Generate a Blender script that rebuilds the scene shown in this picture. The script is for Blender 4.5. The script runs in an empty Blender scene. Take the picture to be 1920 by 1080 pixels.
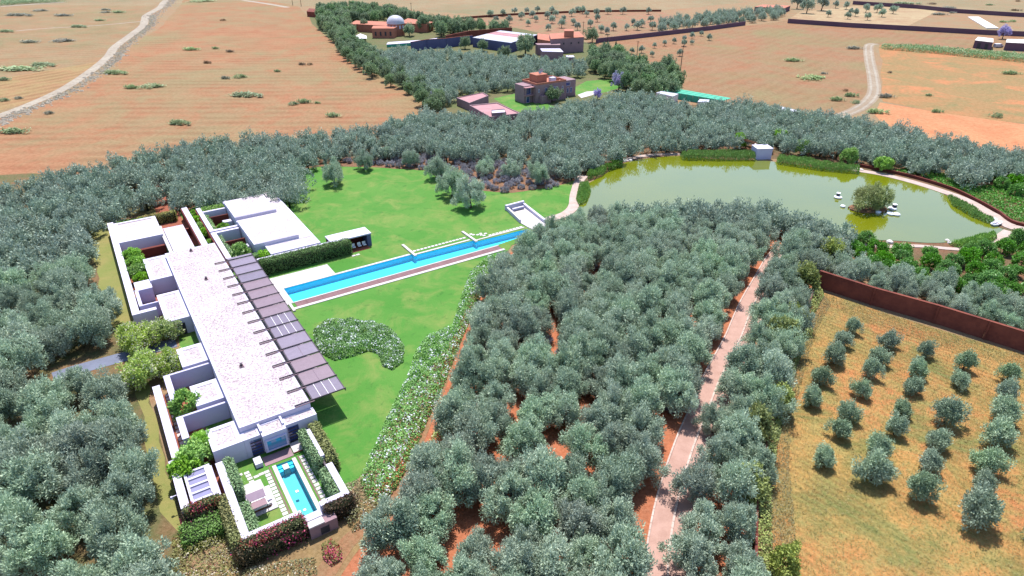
import bpy, math, random
import numpy as np
from mathutils import Vector, Matrix
from mathutils.geometry import tessellate_polygon

# ------------------------------------------------------------------ camera, sky, sun, exposure
scene = bpy.context.scene
COL = scene.collection
CAM_H, FOC, PITCH, YAW = 60.0, 1212.2, 0.50872, -0.58143
cam_data = bpy.data.cameras.new("camera")
cam = bpy.data.objects.new("camera", cam_data)
COL.objects.link(cam)
cam.location = (0, 0, CAM_H)
cam.rotation_euler = (math.pi / 2 - PITCH, 0, 0)
cam_data.sensor_width = 36.0
cam_data.lens = FOC / 1920 * 36.0
cam_data.clip_start = 1.0
cam_data.clip_end = 6000
scene.camera = cam

SUN_EL = math.radians(66)
SUN_AZ = math.radians(-3)          # compass-style angle of the sun seen from above, from +Y towards +X
world = bpy.data.worlds.new("World")
scene.world = world
world.use_nodes = True
wn = world.node_tree.nodes
wl = world.node_tree.links
wn.clear()
sky = wn.new("ShaderNodeTexSky")
sky.sky_type = 'NISHITA'
sky.sun_disc = False
sky.sun_elevation = SUN_EL
sky.sun_rotation = SUN_AZ
sky.air_density = 1.0
sky.dust_density = 0.6
bg = wn.new("ShaderNodeBackground")
bg.inputs["Strength"].default_value = 0.15
wout = wn.new("ShaderNodeOutputWorld")
wl.new(sky.outputs[0], bg.inputs[0])
wl.new(bg.outputs[0], wout.inputs[0])

sd = bpy.data.lights.new("sun", 'SUN')
sd.energy = 4.6
sd.angle = math.radians(0.6)
sd.color = (1.0, 0.965, 0.92)
sun = bpy.data.objects.new("sun", sd)
COL.objects.link(sun)
sdir = Vector((math.sin(SUN_AZ) * math.cos(SUN_EL), math.cos(SUN_AZ) * math.cos(SUN_EL), math.sin(SUN_EL)))
sun.rotation_euler = sdir.to_track_quat('Z', 'Y').to_euler()
sun.location = (0, 0, 200)

vs = scene.view_settings
vs.view_transform = 'Standard'
vs.look = 'None'
vs.exposure = 0.9
vs.gamma = 1.0
vs.use_curve_mapping = False
scene.cycles.max_bounces = 6
scene.cycles.diffuse_bounces = 3
scene.cycles.glossy_bounces = 3
scene.cycles.transmission_bounces = 4
scene.cycles.transparent_max_bounces = 8

# ------------------------------------------------------------------ geometry helpers
CP, SP = math.cos(PITCH), math.sin(PITCH)
UA = (math.sin(YAW), math.cos(YAW))       # along the villa, away from the camera
UB = (math.cos(YAW), -math.sin(YAW))      # across the villa, along the long pool
ROT = math.atan2(UB[1], UB[0])

def P(px, py, z=0.0):
    """world point at height z that the photograph shows at pixel (px, py)"""
    dx = (px - 960) / FOC
    yy = -(py - 540) / FOC
    dy = CP + yy * SP
    dz = -SP + yy * CP
    t = (z - CAM_H) / dz
    return (dx * t, dy * t, z)

def W(u, v, z=0.0):
    return (u * UA[0] + v * UB[0], u * UA[1] + v * UB[1], z)

ALB = 0.60          # display colour to surface albedo at this exposure
def lin(c):
    out = []
    for x in c:
        x = x / 255.0
        out.append(x / 12.92 if x <= 0.04045 else ((x + 0.055) / 1.055) ** 2.4)
    g = 0.3 * out[0] + 0.59 * out[1] + 0.11 * out[2]
    return tuple(ALB * (x * 0.9 + g * 0.1) for x in out)

class MB:
    def __init__(s):
        s.v = []; s.f = []; s.m = []
    def box(s, x0, x1, y0, y1, z0, z1, m=0):
        b = len(s.v)
        for z in (z0, z1):
            s.v += [(x0, y0, z), (x1, y0, z), (x1, y1, z), (x0, y1, z)]
        for q in ((0, 3, 2, 1), (4, 5, 6, 7), (0, 1, 5, 4), (1, 2, 6, 5), (2, 3, 7, 6), (3, 0, 4, 7)):
            s.f.append([b + i for i in q]); s.m.append(m)
        return s
    def prism(s, pts, z0, z1, m=0):
        """closed prism over a convex or simple polygon"""
        n = len(pts); b = len(s.v)
        a = sum(pts[i][0] * pts[(i + 1) % n][1] - pts[(i + 1) % n][0] * pts[i][1] for i in range(n))
        if a < 0: pts = pts[::-1]
        for p in pts: s.v.append((p[0], p[1], z0))
        for p in pts: s.v.append((p[0], p[1], z1))
        s.f.append([b + n + i for i in range(n)]); s.m.append(m)
        s.f.append([b + n - 1 - i for i in range(n)]); s.m.append(m)
        for i in range(n):
            j = (i + 1) % n
            s.f.append([b + i, b + j, b + n + j, b + n + i]); s.m.append(m)
        return s
    def tube(s, pts, rad, n=6, m=0, cap=True):
        b = len(s.v); k = len(pts)
        for i, p in enumerate(pts):
            p = Vector(p)
            d = (Vector(pts[min(i + 1, k - 1)]) - Vector(pts[max(i - 1, 0)])).normalized()
            a = d.orthogonal().normalized() if abs(d.z) < 0.95 else Vector((1, 0, 0)).cross(d).normalized()
            c = d.cross(a)
            for j in range(n):
                t = 2 * math.pi * j / n
                s.v.append(tuple(p + (a * math.cos(t) + c * math.sin(t)) * rad[i]))
        for i in range(k - 1):
            for j in range(n):
                jj = (j + 1) % n
                s.f.append([b + i * n + j, b + i * n + jj, b + (i + 1) * n + jj, b + (i + 1) * n + j]); s.m.append(m)
        if cap:
            s.f.append([b + (k - 1) * n + j for j in range(n)]); s.m.append(m)
            s.f.append([b + n - 1 - j for j in range(n)]); s.m.append(m)
        return s
    def mesh(s, name, mats):
        me = bpy.data.meshes.new(name)
        me.from_pydata(s.v, [], s.f)
        for mt in mats: me.materials.append(mt)
        if len(mats) > 1: me.polygons.foreach_set("material_index", s.m)
        me.update()
        return me

def link(name, me, parent=None, loc=None, rotz=None):
    o = bpy.data.objects.new(name, me)
    COL.objects.link(o)
    if parent is not None: o.parent = parent
    if loc is not None: o.location = loc
    if rotz is not None: o.rotation_euler = (0, 0, rotz)
    return o

def build(name, mb, mats, parent=None, loc=None, rotz=None):
    if not isinstance(mats, (list, tuple)): mats = [mats]
    return link(name, mb.mesh(name, mats), parent, loc, rotz)

def tag(o, label, cat, group=None, kind=None):
    o["label"] = label; o["category"] = cat
    if group: o["group"] = group
    if kind: o["kind"] = kind
    return o

def thing(name, label, cat, loc, rotz=0.0, group=None):
    o = bpy.data.objects.new(name, None)
    o.empty_display_size = 0.5
    COL.objects.link(o)
    o.location = loc; o.rotation_euler = (0, 0, rotz)
    return tag(o, label, cat, group)

class Frame:
    """a thing laid out along the villa's axes; boxes are given as (u0,u1,v0,v1,z0,z1)"""
    def __init__(s, name, label, cat, u, v, z=0.0, group=None):
        s.u, s.v, s.z = u, v, z
        s.root = thing(name, label, cat, W(u, v, z), ROT, group)
    def boxes(s, name, mat, *bs, parent=None, label=None):
        mb = MB()
        for b in bs:
            u0, u1, v0, v1, z0, z1 = b
            mb.box(v0 - s.v, v1 - s.v, u0 - s.u, u1 - s.u, z0 - s.z, z1 - s.z)
        o = build(name, mb, mat, parent or s.root)
        if label: o["label"] = label
        return o
    def prism(s, name, mat, uv, z0, z1, parent=None):
        return build(name, MB().prism([(v - s.v, u - s.u) for u, v in uv], z0 - s.z, z1 - s.z), mat, parent or s.root)

# ------------------------------------------------------------------ materials
def new_mat(name):
    m = bpy.data.materials.new(name)
    m.use_nodes = True
    nt = m.node_tree
    for n in list(nt.nodes): nt.nodes.remove(n)
    out = nt.nodes.new("ShaderNodeOutputMaterial")
    return m, nt, out

def node(nt, t, **kw):
    n = nt.nodes.new(t)
    for k, v in kw.items():
        if k in n.inputs.keys(): n.inputs[k].default_value = v
        else: setattr(n, k, v)
    return n

def noise(nt, scale, detail=3.0, rough=0.55, vec=None, dist=0.0):
    n = nt.nodes.new("ShaderNodeTexNoise")
    n.inputs["Scale"].default_value = scale
    n.inputs["Detail"].default_value = detail
    n.inputs["Roughness"].default_value = rough
    n.inputs["Distortion"].default_value = dist
    if vec is not None: nt.links.new(vec, n.inputs["Vector"])
    return n.outputs["Fac"]

def ramp(nt, fac, lo, hi):
    n = nt.nodes.new("ShaderNodeMapRange")
    n.clamp = True
    n.inputs["From Min"].default_value = lo
    n.inputs["From Max"].default_value = hi
    nt.links.new(fac, n.inputs["Value"])
    return n.outputs["Result"]

def mix(nt, fac, a, b):
    n = nt.nodes.new("ShaderNodeMix")
    n.data_type = 'RGBA'
    for sock, val in ((n.inputs[0], fac), (n.inputs[6], a), (n.inputs[7], b)):
        if isinstance(val, (int, float)): sock.default_value = val
        elif isinstance(val, tuple): sock.default_value = (val[0], val[1], val[2], 1)
        else: nt.links.new(val, sock)
    return n.outputs[2]

def math_n(nt, op, a, b=None):
    n = nt.nodes.new("ShaderNodeMath"); n.operation = op
    for i, x in enumerate((a, b)):
        if x is None: continue
        if isinstance(x, (int, float)): n.inputs[i].default_value = x
        else: nt.links.new(x, n.inputs[i])
    return n.outputs[0]

def pos(nt):
    return nt.nodes.new("ShaderNodeNewGeometry").outputs["Position"]

def bump(nt, h, strength, dist):
    n = nt.nodes.new("ShaderNodeBump")
    n.inputs["Strength"].default_value = strength
    n.inputs["Distance"].default_value = dist
    nt.links.new(h, n.inputs["Height"])
    return n.outputs["Normal"]

def bsdf(nt, out, col, rough=0.85, spec=0.2, normal=None):
    b = nt.nodes.new("ShaderNodeBsdfPrincipled")
    if isinstance(col, tuple): b.inputs["Base Color"].default_value = (*col, 1)
    else: nt.links.new(col, b.inputs["Base Color"])
    b.inputs["Roughness"].default_value = rough
    b.inputs["Specular IOR Level"].default_value = spec
    if normal is not None: nt.links.new(normal, b.inputs["Normal"])
    nt.links.new(b.outputs[0], out.inputs[0])
    return b

def mottled(name, a, b, scale=0.6, rough=0.85, fine=8.0, spec=0.2, bstr=0.2, bd=0.03):
    m, nt, out = new_mat(name)
    p = pos(nt)
    f = noise(nt, scale, 5, 0.65, p)
    g = noise(nt, fine, 3, 0.6, p)
    s = math_n(nt, 'ADD', math_n(nt, 'MULTIPLY', f, 0.65), math_n(nt, 'MULTIPLY', g, 0.35))
    c = mix(nt, ramp(nt, s, 0.38, 0.62), a, b)
    bsdf(nt, out, c, rough, spec, bump(nt, g, bstr, bd))
    return m

def soil(name, cols, angle=None, freq=0.5, fstr=0.35, s1=0.012, s2=0.09, patch=None, fine=1.6, stones=0.0, bd=0.25):
    """field or bare soil: broad patches, medium mottling, fine clods and optional furrows"""
    def tone(c):
        g = 0.3 * c[0] + 0.59 * c[1] + 0.11 * c[2]
        return tuple(0.90 * k * (x * 0.96 + g * 0.04) for x, k in zip(c, (0.98, 1.07, 0.98)))
    cols = [tone(c) for c in cols]
    if patch: patch = (patch[0], patch[1], tone(patch[2]), patch[3])
    m, nt, out = new_mat(name)
    p = pos(nt)
    c = mix(nt, ramp(nt, noise(nt, s1, 4, 0.6, p), 0.36, 0.64), cols[0], cols[1])
    if len(cols) > 2:
        c = mix(nt, ramp(nt, noise(nt, s2, 6, 0.72, p, 0.4), 0.44, 0.66), c, cols[2])
    if patch:
        lo, hi, col, sc = patch
        c = mix(nt, ramp(nt, noise(nt, sc, 5, 0.7, p, 0.6), lo, hi), c, col)
    g = noise(nt, fine, 5, 0.75, p)
    shade = ramp(nt, g, 0.3, 0.7)
    dark = mix(nt, 0.62, c, (0.03, 0.02, 0.012))
    lite = mix(nt, 0.16, c, (0.50, 0.38, 0.26))
    c = mix(nt, math_n(nt, 'MULTIPLY', math_n(nt, 'SUBTRACT', 1.0, shade), 0.55), c, dark)
    c = mix(nt, math_n(nt, 'MULTIPLY', shade, 0.8), c, lite)
    h = g
    if angle is not None:
        mp = nt.nodes.new("ShaderNodeMapping")
        mp.inputs["Rotation"].default_value = (0, 0, angle)
        nt.links.new(p, mp.inputs["Vector"])
        wv = nt.nodes.new("ShaderNodeTexWave")
        wv.wave_type = 'BANDS'; wv.bands_direction = 'Y'
        wv.inputs["Scale"].default_value = freq
        wv.inputs["Distortion"].default_value = 2.2
        wv.inputs["Detail"].default_value = 3
        wv.inputs["Detail Scale"].default_value = 0.6
        nt.links.new(mp.outputs[0], wv.inputs["Vector"])
        gate = ramp(nt, noise(nt, 0.05, 3, 0.6, p), 0.38, 0.6)
        wf = math_n(nt, 'MULTIPLY', wv.outputs["Fac"], gate)
        c = mix(nt, math_n(nt, 'MULTIPLY', wf, fstr), c, mix(nt, 0.55, c, (0.10, 0.035, 0.015)))
        h = math_n(nt, 'ADD', g, math_n(nt, 'MULTIPLY', wv.outputs["Fac"], -0.5))
    if stones > 0:
        vo = nt.nodes.new("ShaderNodeTexVoronoi"); vo.inputs["Scale"].default_value = 1.3
        nt.links.new(p, vo.inputs["Vector"])
        sp = math_n(nt, 'LESS_THAN', vo.outputs["Distance"], stones)
        c = mix(nt, sp, c, (0.62, 0.5, 0.38))
    bsdf(nt, out, c, 0.95, 0.1, bump(nt, h, 0.6, bd))
    return m

def foliage(name, c1, c2, c3=None, flower=None, trans=0.25, scale=0.8, rough=0.55, objrand=0.5, stopz=None):
    """leaf material: colour differs from leaf to leaf, clump to clump and plant to plant"""
    c1, c2, c3 = (tuple(min(.8, x * k) for x, k in zip(c, (1.50, 1.49, 1.30))) if c else None for c in (c1, c2, c3))
    m, nt, out = new_mat(name)
    geo = nt.nodes.new("ShaderNodeNewGeometry")
    oi = nt.nodes.new("ShaderNodeObjectInfo")
    rnd = geo.outputs["Random Per Island"]
    n1 = noise(nt, scale, 3, 0.6, geo.outputs["Position"])
    f = math_n(nt, 'ADD', math_n(nt, 'MULTIPLY', ramp(nt, n1, 0.32, 0.68), 0.5), math_n(nt, 'MULTIPLY', rnd, 0.5))
    c = mix(nt, f, c1, c2)
    if c3:
        pl = noise(nt, 0.11, 2, 0.5, geo.outputs["Position"])
        big = math_n(nt, 'ADD', math_n(nt, 'MULTIPLY', oi.outputs["Random"], objrand), math_n(nt, 'MULTIPLY', ramp(nt, pl, 0.35, 0.65), 0.55))
        c = mix(nt, big, c, c3)
    vr = math_n(nt, 'FRACT', math_n(nt, 'MULTIPLY', oi.outputs["Random"], 7.31))
    if c3:
        hs_ = nt.nodes.new("ShaderNodeHueSaturation")
        nt.links.new(math_n(nt, 'ADD', 0.82, math_n(nt, 'MULTIPLY', vr, 0.36)), hs_.inputs["Value"])
        nt.links.new(math_n(nt, 'ADD', 0.85, math_n(nt, 'MULTIPLY', math_n(nt, 'FRACT', math_n(nt, 'MULTIPLY', oi.outputs["Random"], 3.7)), 0.28)), hs_.inputs["Saturation"])
        nt.links.new(c, hs_.inputs["Color"])
        c = hs_.outputs[0]
    if flower:
        for fc, frac, sc, lo in flower:
            pz = ramp(nt, noise(nt, sc, 2, 0.6, geo.outputs["Position"]), lo, lo + 0.12)
            wn_ = nt.nodes.new("ShaderNodeTexWhiteNoise"); wn_.noise_dimensions = '1D'
            nt.links.new(math_n(nt, 'ADD', rnd, sc), wn_.inputs["W"])
            on = math_n(nt, 'LESS_THAN', wn_.outputs["Value"], math_n(nt, 'MULTIPLY', pz, frac))
            c = mix(nt, on, c, fc)
    b = nt.nodes.new("ShaderNodeBsdfPrincipled")
    b.inputs["Roughness"].default_value = rough
    b.inputs["Specular IOR Level"].default_value = 0.28
    nt.links.new(c, b.inputs["Base Color"])
    t = nt.nodes.new("ShaderNodeBsdfTranslucent")
    nt.links.new(c, t.inputs["Color"])
    mx = nt.nodes.new("ShaderNodeMixShader")
    mx.inputs[0].default_value = trans
    nt.links.new(b.outputs[0], mx.inputs[1]); nt.links.new(t.outputs[0], mx.inputs[2])
    nt.links.new(mx.outputs[0], out.inputs[0])
    return m

def gravel(name, base, fleck, lo=0.60):
    """pale roof chippings: irregular pinkish flecks gathered in loose patches"""
    m, nt, out = new_mat(name)
    p = pos(nt)
    a = noise(nt, 3.4, 4, 0.75, p)
    b = noise(nt, 0.22, 3, 0.6, p)
    k = math_n(nt, 'ADD', a, math_n(nt, 'MULTIPLY', b, 0.16))
    c = mix(nt, ramp(nt, k, lo, lo + 0.09), base, fleck)
    c = mix(nt, math_n(nt, 'MULTIPLY', ramp(nt, noise(nt, 0.15, 4, 0.6, p), 0.4, 0.7), 0.35), c, (0.33, 0.28, 0.31))
    bsdf(nt, out, c, 0.9, 0.15, bump(nt, a, 0.5, 0.03))
    return m

M = {}
M['ground'] = soil('soil_plain', [lin((176, 132, 100)), lin((160, 136, 100)), lin((182, 122, 84))], stones=0.0)
M['field_big'] = soil('soil_big_field', [lin((190, 118, 78)), lin((168, 132, 92)), lin((186, 106, 66))], angle=0.0, freq=0.045, fstr=0.5, patch=(0.45, 0.66, lin((158, 136, 92)), 0.02), fine=0.9)
M['field_far'] = soil('soil_far_fields', [lin((172, 142, 108)), lin((150, 132, 98)), lin((170, 124, 88))], patch=(0.5, 0.7, lin((140, 128, 90)), 0.012), fine=0.8)
M['field_left'] = soil('soil_left_fields', [lin((176, 136, 100)), lin((152, 132, 92)), lin((180, 122, 82))], angle=-0.3, freq=0.045, fstr=0.5, patch=(0.5, 0.68, lin((142, 130, 84)), 0.02), fine=0.9)
M['field_red'] = soil('soil_red_plain', [lin((184, 118, 90)), lin((170, 112, 84)), lin((160, 128, 94))], patch=(0.55, 0.7, lin((150, 134, 94)), 0.03), fine=0.8)
M['field_mid'] = soil('soil_mid_plain', [lin((176, 118, 84)), lin((164, 122, 86)), lin((176, 104, 66))], angle=-0.85, freq=0.05, fstr=0.3, patch=(0.46, 0.66, lin((150, 130, 84)), 0.018), fine=0.8)
M['field_right'] = soil('soil_right_field', [lin((176, 130, 76)), lin((204, 124, 68)), lin((150, 130, 76))], patch=(0.52, 0.64, lin((218, 128, 72)), 0.045), fine=0.8)
M['field_strip'] = soil('soil_orange_strip', [lin((232, 146, 92)), lin((214, 138, 90)), lin((222, 122, 70))], fine=0.8)
M['field_pale'] = soil('soil_pale_yard', [lin((200, 164, 126)), lin((184, 134, 100)), lin((206, 172, 132))], fine=0.8)
M['orchard'] = soil('soil_orchard', [lin((214, 156, 66)), lin((226, 130, 56)), lin((186, 160, 78))], angle=0.837, freq=0.30, fstr=0.6, s1=0.06, s2=0.33, patch=(0.47, 0.64, lin((134, 136, 58)), 0.085), fine=2.6)
M['grove_soil'] = soil('soil_grove', [lin((226, 112, 62)), lin((208, 108, 66)), lin((180, 94, 56))], s1=0.08, s2=0.4, fine=2.2)
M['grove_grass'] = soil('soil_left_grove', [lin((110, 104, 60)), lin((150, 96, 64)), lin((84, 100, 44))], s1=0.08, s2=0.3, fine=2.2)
M['shaded_belt_soil'] = soil('soil_belt_shaded', [lin((130, 88, 62)), lin((92, 92, 56)), lin((150, 84, 58))], s1=0.05, s2=0.2, fine=2.0)  # colour darkened to stand in for shade under the belt trees
M['bed_soil'] = soil('soil_bed', [lin((170, 104, 72)), lin((150, 96, 70)), lin((126, 96, 72))], s1=0.1, s2=0.5, fine=2.5)
M['track'] = soil('track_gravel', [lin((206, 186, 176)), lin((188, 168, 160)), lin((176, 150, 136))], s1=0.05, s2=0.4, fine=1.5)
M['rut'] = soil('track_rut', [lin((190, 164, 148)), lin((176, 148, 130)), lin((170, 136, 116))], s1=0.05, s2=0.4, fine=1.5)
M['drive'] = mottled('drive_surface', lin((206, 164, 148)), lin((186, 144, 128)), 0.5, 0.9, 9.0)
M['kerb'] = mottled('pale_kerb', lin((226, 202, 190)), lin((200, 172, 158)), 1.0, 0.85, 6.0)
M['path'] = mottled('lakeside_paving', lin((214, 190, 180)), lin((190, 164, 150)), 0.7, 0.85, 7.0)
M['white'] = mottled('white_render', (0.50, 0.465, 0.575), (0.46, 0.425, 0.53), 0.35, 0.8, 5.0, bstr=0.1)
M['lilac'] = mottled('shade_lilac_render', (0.44, 0.41, 0.56), (0.40, 0.375, 0.52), 0.35, 0.8, 5.0, bstr=0.1)  # white render with the lilac of its shade put into the colour
M['terrace'] = mottled('terrace_paving', (0.46, 0.42, 0.42), (0.38, 0.345, 0.35), 0.4, 0.75, 5.0)
M['redwall'] = mottled('red_render', lin((132, 62, 48)), lin((112, 52, 44)), 0.6, 0.9, 5.0)
M['redfloor'] = mottled('red_floor', lin((176, 98, 70)), lin((150, 82, 62)), 0.6, 0.9, 6.0)
M['brownwall'] = mottled('brown_boundary', lin((154, 82, 64)), lin((120, 62, 52)), 0.25, 0.95, 1.6)
M['gravel'] = gravel('roof_chippings', (0.385, 0.345, 0.36), (0.20, 0.14, 0.155), 0.59)
M['gravel_pale'] = gravel('roof_chippings_pale', (0.41, 0.365, 0.385), (0.26, 0.195, 0.215), 0.61)
M['mauve'] = mottled('mauve_render', lin((178, 142, 148)), lin((162, 130, 138)), 0.4, 0.9, 4.0)
M['salmonwall'] = mottled('salmon_render', lin((208, 132, 104)), lin((192, 116, 92)), 0.4, 0.9, 4.0)
M['pinkroof'] = mottled('pink_roof', lin((206, 152, 156)), lin((190, 136, 140)), 0.3, 0.9, 3.0)
M['slateblue'] = mottled('slate_blue_metal', lin((104, 106, 150)), lin((92, 96, 140)), 0.3, 0.7, 3.0)
M['farpurple'] = mottled('far_purple_wall', lin((124, 92, 112)), lin((108, 84, 104)), 0.1, 0.9, 3.0)
M['metalwhite'] = mottled('white_metal', lin((214, 212, 226)), lin((200, 198, 214)), 0.3, 0.5, 3.0)
M['dark'] = mottled('dark_opening', (0.03, 0.03, 0.04), (0.045, 0.04, 0.05), 1.0, 0.6, 5.0)
M['darkbeam'] = mottled('dark_steel', lin((96, 82, 92)), lin((80, 68, 78)), 1.0, 0.6, 5.0)
M['wood'] = mottled('wood', lin((150, 100, 70)), lin((120, 80, 56)), 2.0, 0.7, 12.0)
M['deckwood'] = mottled('deck_boards', lin((150, 108, 112)), lin((128, 90, 92)), 0.5, 0.7, 7.0)
M['fabric'] = mottled('pale_fabric', (0.72, 0.70, 0.72), (0.64, 0.62, 0.64), 2.0, 0.95, 20.0)
M['canvas'] = mottled('mauve_canvas', lin((158, 136, 152)), lin((144, 122, 140)), 1.0, 0.9, 15.0)
M['bark'] = mottled('bark', lin((112, 92, 78)), lin((78, 64, 54)), 2.0, 0.95, 10.0, bstr=0.6, bd=0.05)
M['stone'] = mottled('pale_stone', (0.66, 0.60, 0.56), (0.50, 0.45, 0.42), 1.0, 0.9, 5.0)
M['tile'] = mottled('pool_tile', (0.05, 0.50, 0.66), (0.06, 0.56, 0.72), 0.8, 0.5, 9.0)
M['lawn_base'] = None
M['greennet'] = mottled('green_net', lin((70, 196, 160)), lin((60, 180, 146)), 0.3, 0.7, 3.0)
M['plastic'] = mottled('white_plastic', (0.75, 0.75, 0.80), (0.65, 0.65, 0.72), 1.0, 0.5, 5.0)
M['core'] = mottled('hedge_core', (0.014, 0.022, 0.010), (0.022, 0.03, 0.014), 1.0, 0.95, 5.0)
M['asphalt'] = mottled('grey_lane', lin((132, 138, 160)), lin((118, 124, 146)), 0.5, 0.9, 6.0)

def lawn_mat(name, a, b, y, d):
    m, nt, out = new_mat(name)
    p = pos(nt)
    c = mix(nt, ramp(nt, noise(nt, 0.07, 4, 0.6, p), 0.35, 0.65), a, b)
    c = mix(nt, math_n(nt, 'MULTIPLY', ramp(nt, noise(nt, 0.16, 5, 0.7, p, 0.5), 0.46, 0.68), 0.62), c, y)
    c = mix(nt, math_n(nt, 'MULTIPLY', ramp(nt, noise(nt, 0.5, 5, 0.75, p, 0.3), 0.56, 0.68), 0.45), c, d)
    g = noise(nt, 5.0, 4, 0.8, p)
    c = mix(nt, math_n(nt, 'MULTIPLY', ramp(nt, g, 0.3, 0.7), 0.4), c, mix(nt, 0.5, c, (0.01, 0.03, 0.005)))
    bsdf(nt, out, c, 0.9, 0.15, bump(nt, g, 0.6, 0.06))
    return m
M['lawn'] = lawn_mat('lawn_grass', lin((76, 146, 40)), lin((98, 154, 52)), lin((154, 160, 78)), lin((44, 104, 32)))
M['strip_grass'] = lawn_mat('strip_grass', lin((136, 146, 66)), lin((160, 148, 84)), lin((176, 154, 90)), lin((100, 128, 48)))
M['ground_cover'] = foliage('ground_cover_leaf', (0.05, 0.17, 0.02), (0.10, 0.28, 0.04), (0.05, 0.14, 0.02), scale=0.5)

# leaves
M['olive'] = foliage('olive_leaf', (0.100, 0.165, 0.115), (0.320, 0.405, 0.315), (0.225, 0.265, 0.230), trans=0.22, scale=0.45)
M['olive_far'] = foliage('olive_leaf_far', (0.095, 0.155, 0.120), (0.270, 0.340, 0.280), (0.195, 0.230, 0.215), trans=0.22, scale=0.3)
M['young_olive'] = foliage('young_olive_leaf', (0.10, 0.16, 0.09), (0.26, 0.34, 0.22), (0.18, 0.23, 0.19), trans=0.22, scale=1.2)
M['citrus'] = foliage('citrus_leaf', (0.035, 0.105, 0.014), (0.11, 0.26, 0.03), (0.07, 0.18, 0.03), scale=1.0, rough=0.4)
M['broad'] = foliage('broad_leaf', (0.065, 0.125, 0.065), (0.16, 0.235, 0.12), (0.15, 0.19, 0.125), scale=0.4)
M['bright'] = foliage('bright_leaf', (0.07, 0.17, 0.02), (0.24, 0.38, 0.06), (0.14, 0.27, 0.04), scale=1.0, rough=0.4)
M['bushy'] = foliage('bushy_leaf', (0.10, 0.13, 0.04), (0.24, 0.27, 0.08), (0.17, 0.20, 0.07), scale=0.8)
M['hedge'] = foliage('hedge_leaf', (0.04, 0.09, 0.02), (0.13, 0.24, 0.05), (0.08, 0.16, 0.03), scale=0.9)
M['hedge_grey'] = foliage('hedge_grey_leaf', (0.10, 0.18, 0.08), (0.24, 0.34, 0.17), (0.16, 0.26, 0.12), scale=1.1)
M['hedge_brown'] = foliage('hedge_brown_leaf', (0.12, 0.10, 0.045), (0.26, 0.21, 0.09), (0.15, 0.18, 0.06), scale=0.9)
M['white_bloom'] = foliage('white_bloom_leaf', (0.045, 0.125, 0.025), (0.16, 0.30, 0.07), (0.09, 0.20, 0.05), flower=[((0.70, 0.72, 0.76), 0.42, 0.75, 0.49)], scale=0.7)
M['cream_bloom'] = foliage('cream_bloom_leaf', (0.12, 0.18, 0.04), (0.34, 0.42, 0.11), (0.24, 0.32, 0.08), flower=[((0.60, 0.58, 0.42), 0.35, 0.6, 0.44)], scale=0.7)
M['dry_bloom'] = foliage('dry_bloom_leaf', (0.07, 0.08, 0.03), (0.18, 0.18, 0.075), (0.13, 0.12, 0.06), flower=[((0.50, 0.45, 0.34), 0.32, 0.8, 0.46), ((0.26, 0.07, 0.05), 0.22, 0.33, 0.54)], scale=0.8)
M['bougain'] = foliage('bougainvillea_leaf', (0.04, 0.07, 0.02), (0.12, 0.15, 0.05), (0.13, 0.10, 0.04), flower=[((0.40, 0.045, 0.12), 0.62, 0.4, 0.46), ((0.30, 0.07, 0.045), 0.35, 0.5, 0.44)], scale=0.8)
M['bougain_shaded'] = foliage('bougainvillea_shaded_face_leaf', (0.015, 0.02, 0.010), (0.05, 0.05, 0.025), (0.06, 0.035, 0.025), flower=[((0.45, 0.06, 0.14), 0.30, 0.3, 0.50)], scale=0.8)  # darker copy of the bougainvillea; shade on its front faces painted in
M['lavender'] = foliage('lavender_leaf', (0.13, 0.13, 0.17), (0.24, 0.23, 0.30), (0.18, 0.18, 0.22), scale=1.0)
M['violet'] = foliage('jacaranda_leaf', (0.15, 0.13, 0.30), (0.34, 0.28, 0.60), (0.25, 0.24, 0.40), scale=0.8)
M['reed'] = foliage('reed_leaf', (0.05, 0.13, 0.02), (0.15, 0.27, 0.05), (0.09, 0.18, 0.03), scale=0.8)
M['scrub_green'] = foliage('scrub_green_leaf', (0.12, 0.18, 0.09), (0.24, 0.30, 0.16), (0.18, 0.22, 0.13), scale=0.8)
M['scrub_brown'] = foliage('scrub_brown_leaf', (0.12, 0.07, 0.05), (0.22, 0.13, 0.09), (0.15, 0.12, 0.08), scale=0.8)
M['scrub_grey'] = foliage('scrub_grey_leaf', (0.13, 0.14, 0.12), (0.24, 0.24, 0.20), (0.17, 0.17, 0.16), scale=0.8)
M['straw'] = foliage('straw_blade', (0.12, 0.065, 0.02), (0.30, 0.20, 0.06), (0.10, 0.13, 0.03), trans=0.15, scale=0.3)
M['weed'] = foliage('weed_leaf', (0.09, 0.085, 0.05), (0.20, 0.165, 0.10), (0.13, 0.13, 0.06), scale=0.5)

def water_mat(name):
    m, nt, out = new_mat(name)
    p = pos(nt)
    fr = nt.nodes.new("ShaderNodeFresnel"); fr.inputs["IOR"].default_value = 1.33
    nrm = bump(nt, noise(nt, 2.5, 3, 0.6, p), 0.12, 0.05)
    nt.links.new(nrm, fr.inputs["Normal"])
    tr = nt.nodes.new("ShaderNodeBsdfTransparent"); tr.inputs["Color"].default_value = (0.72, 0.95, 0.98, 1)
    gl = nt.nodes.new("ShaderNodeBsdfGlossy"); gl.inputs["Roughness"].default_value = 0.03
    nt.links.new(nrm, gl.inputs["Normal"])
    mx = nt.nodes.new("ShaderNodeMixShader")
    nt.links.new(fr.outputs[0], mx.inputs[0]); nt.links.new(tr.outputs[0], mx.inputs[1]); nt.links.new(gl.outputs[0], mx.inputs[2])
    nt.links.new(mx.outputs[0], out.inputs[0])
    return m
M['poolwater'] = water_mat('pool_water')

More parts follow.
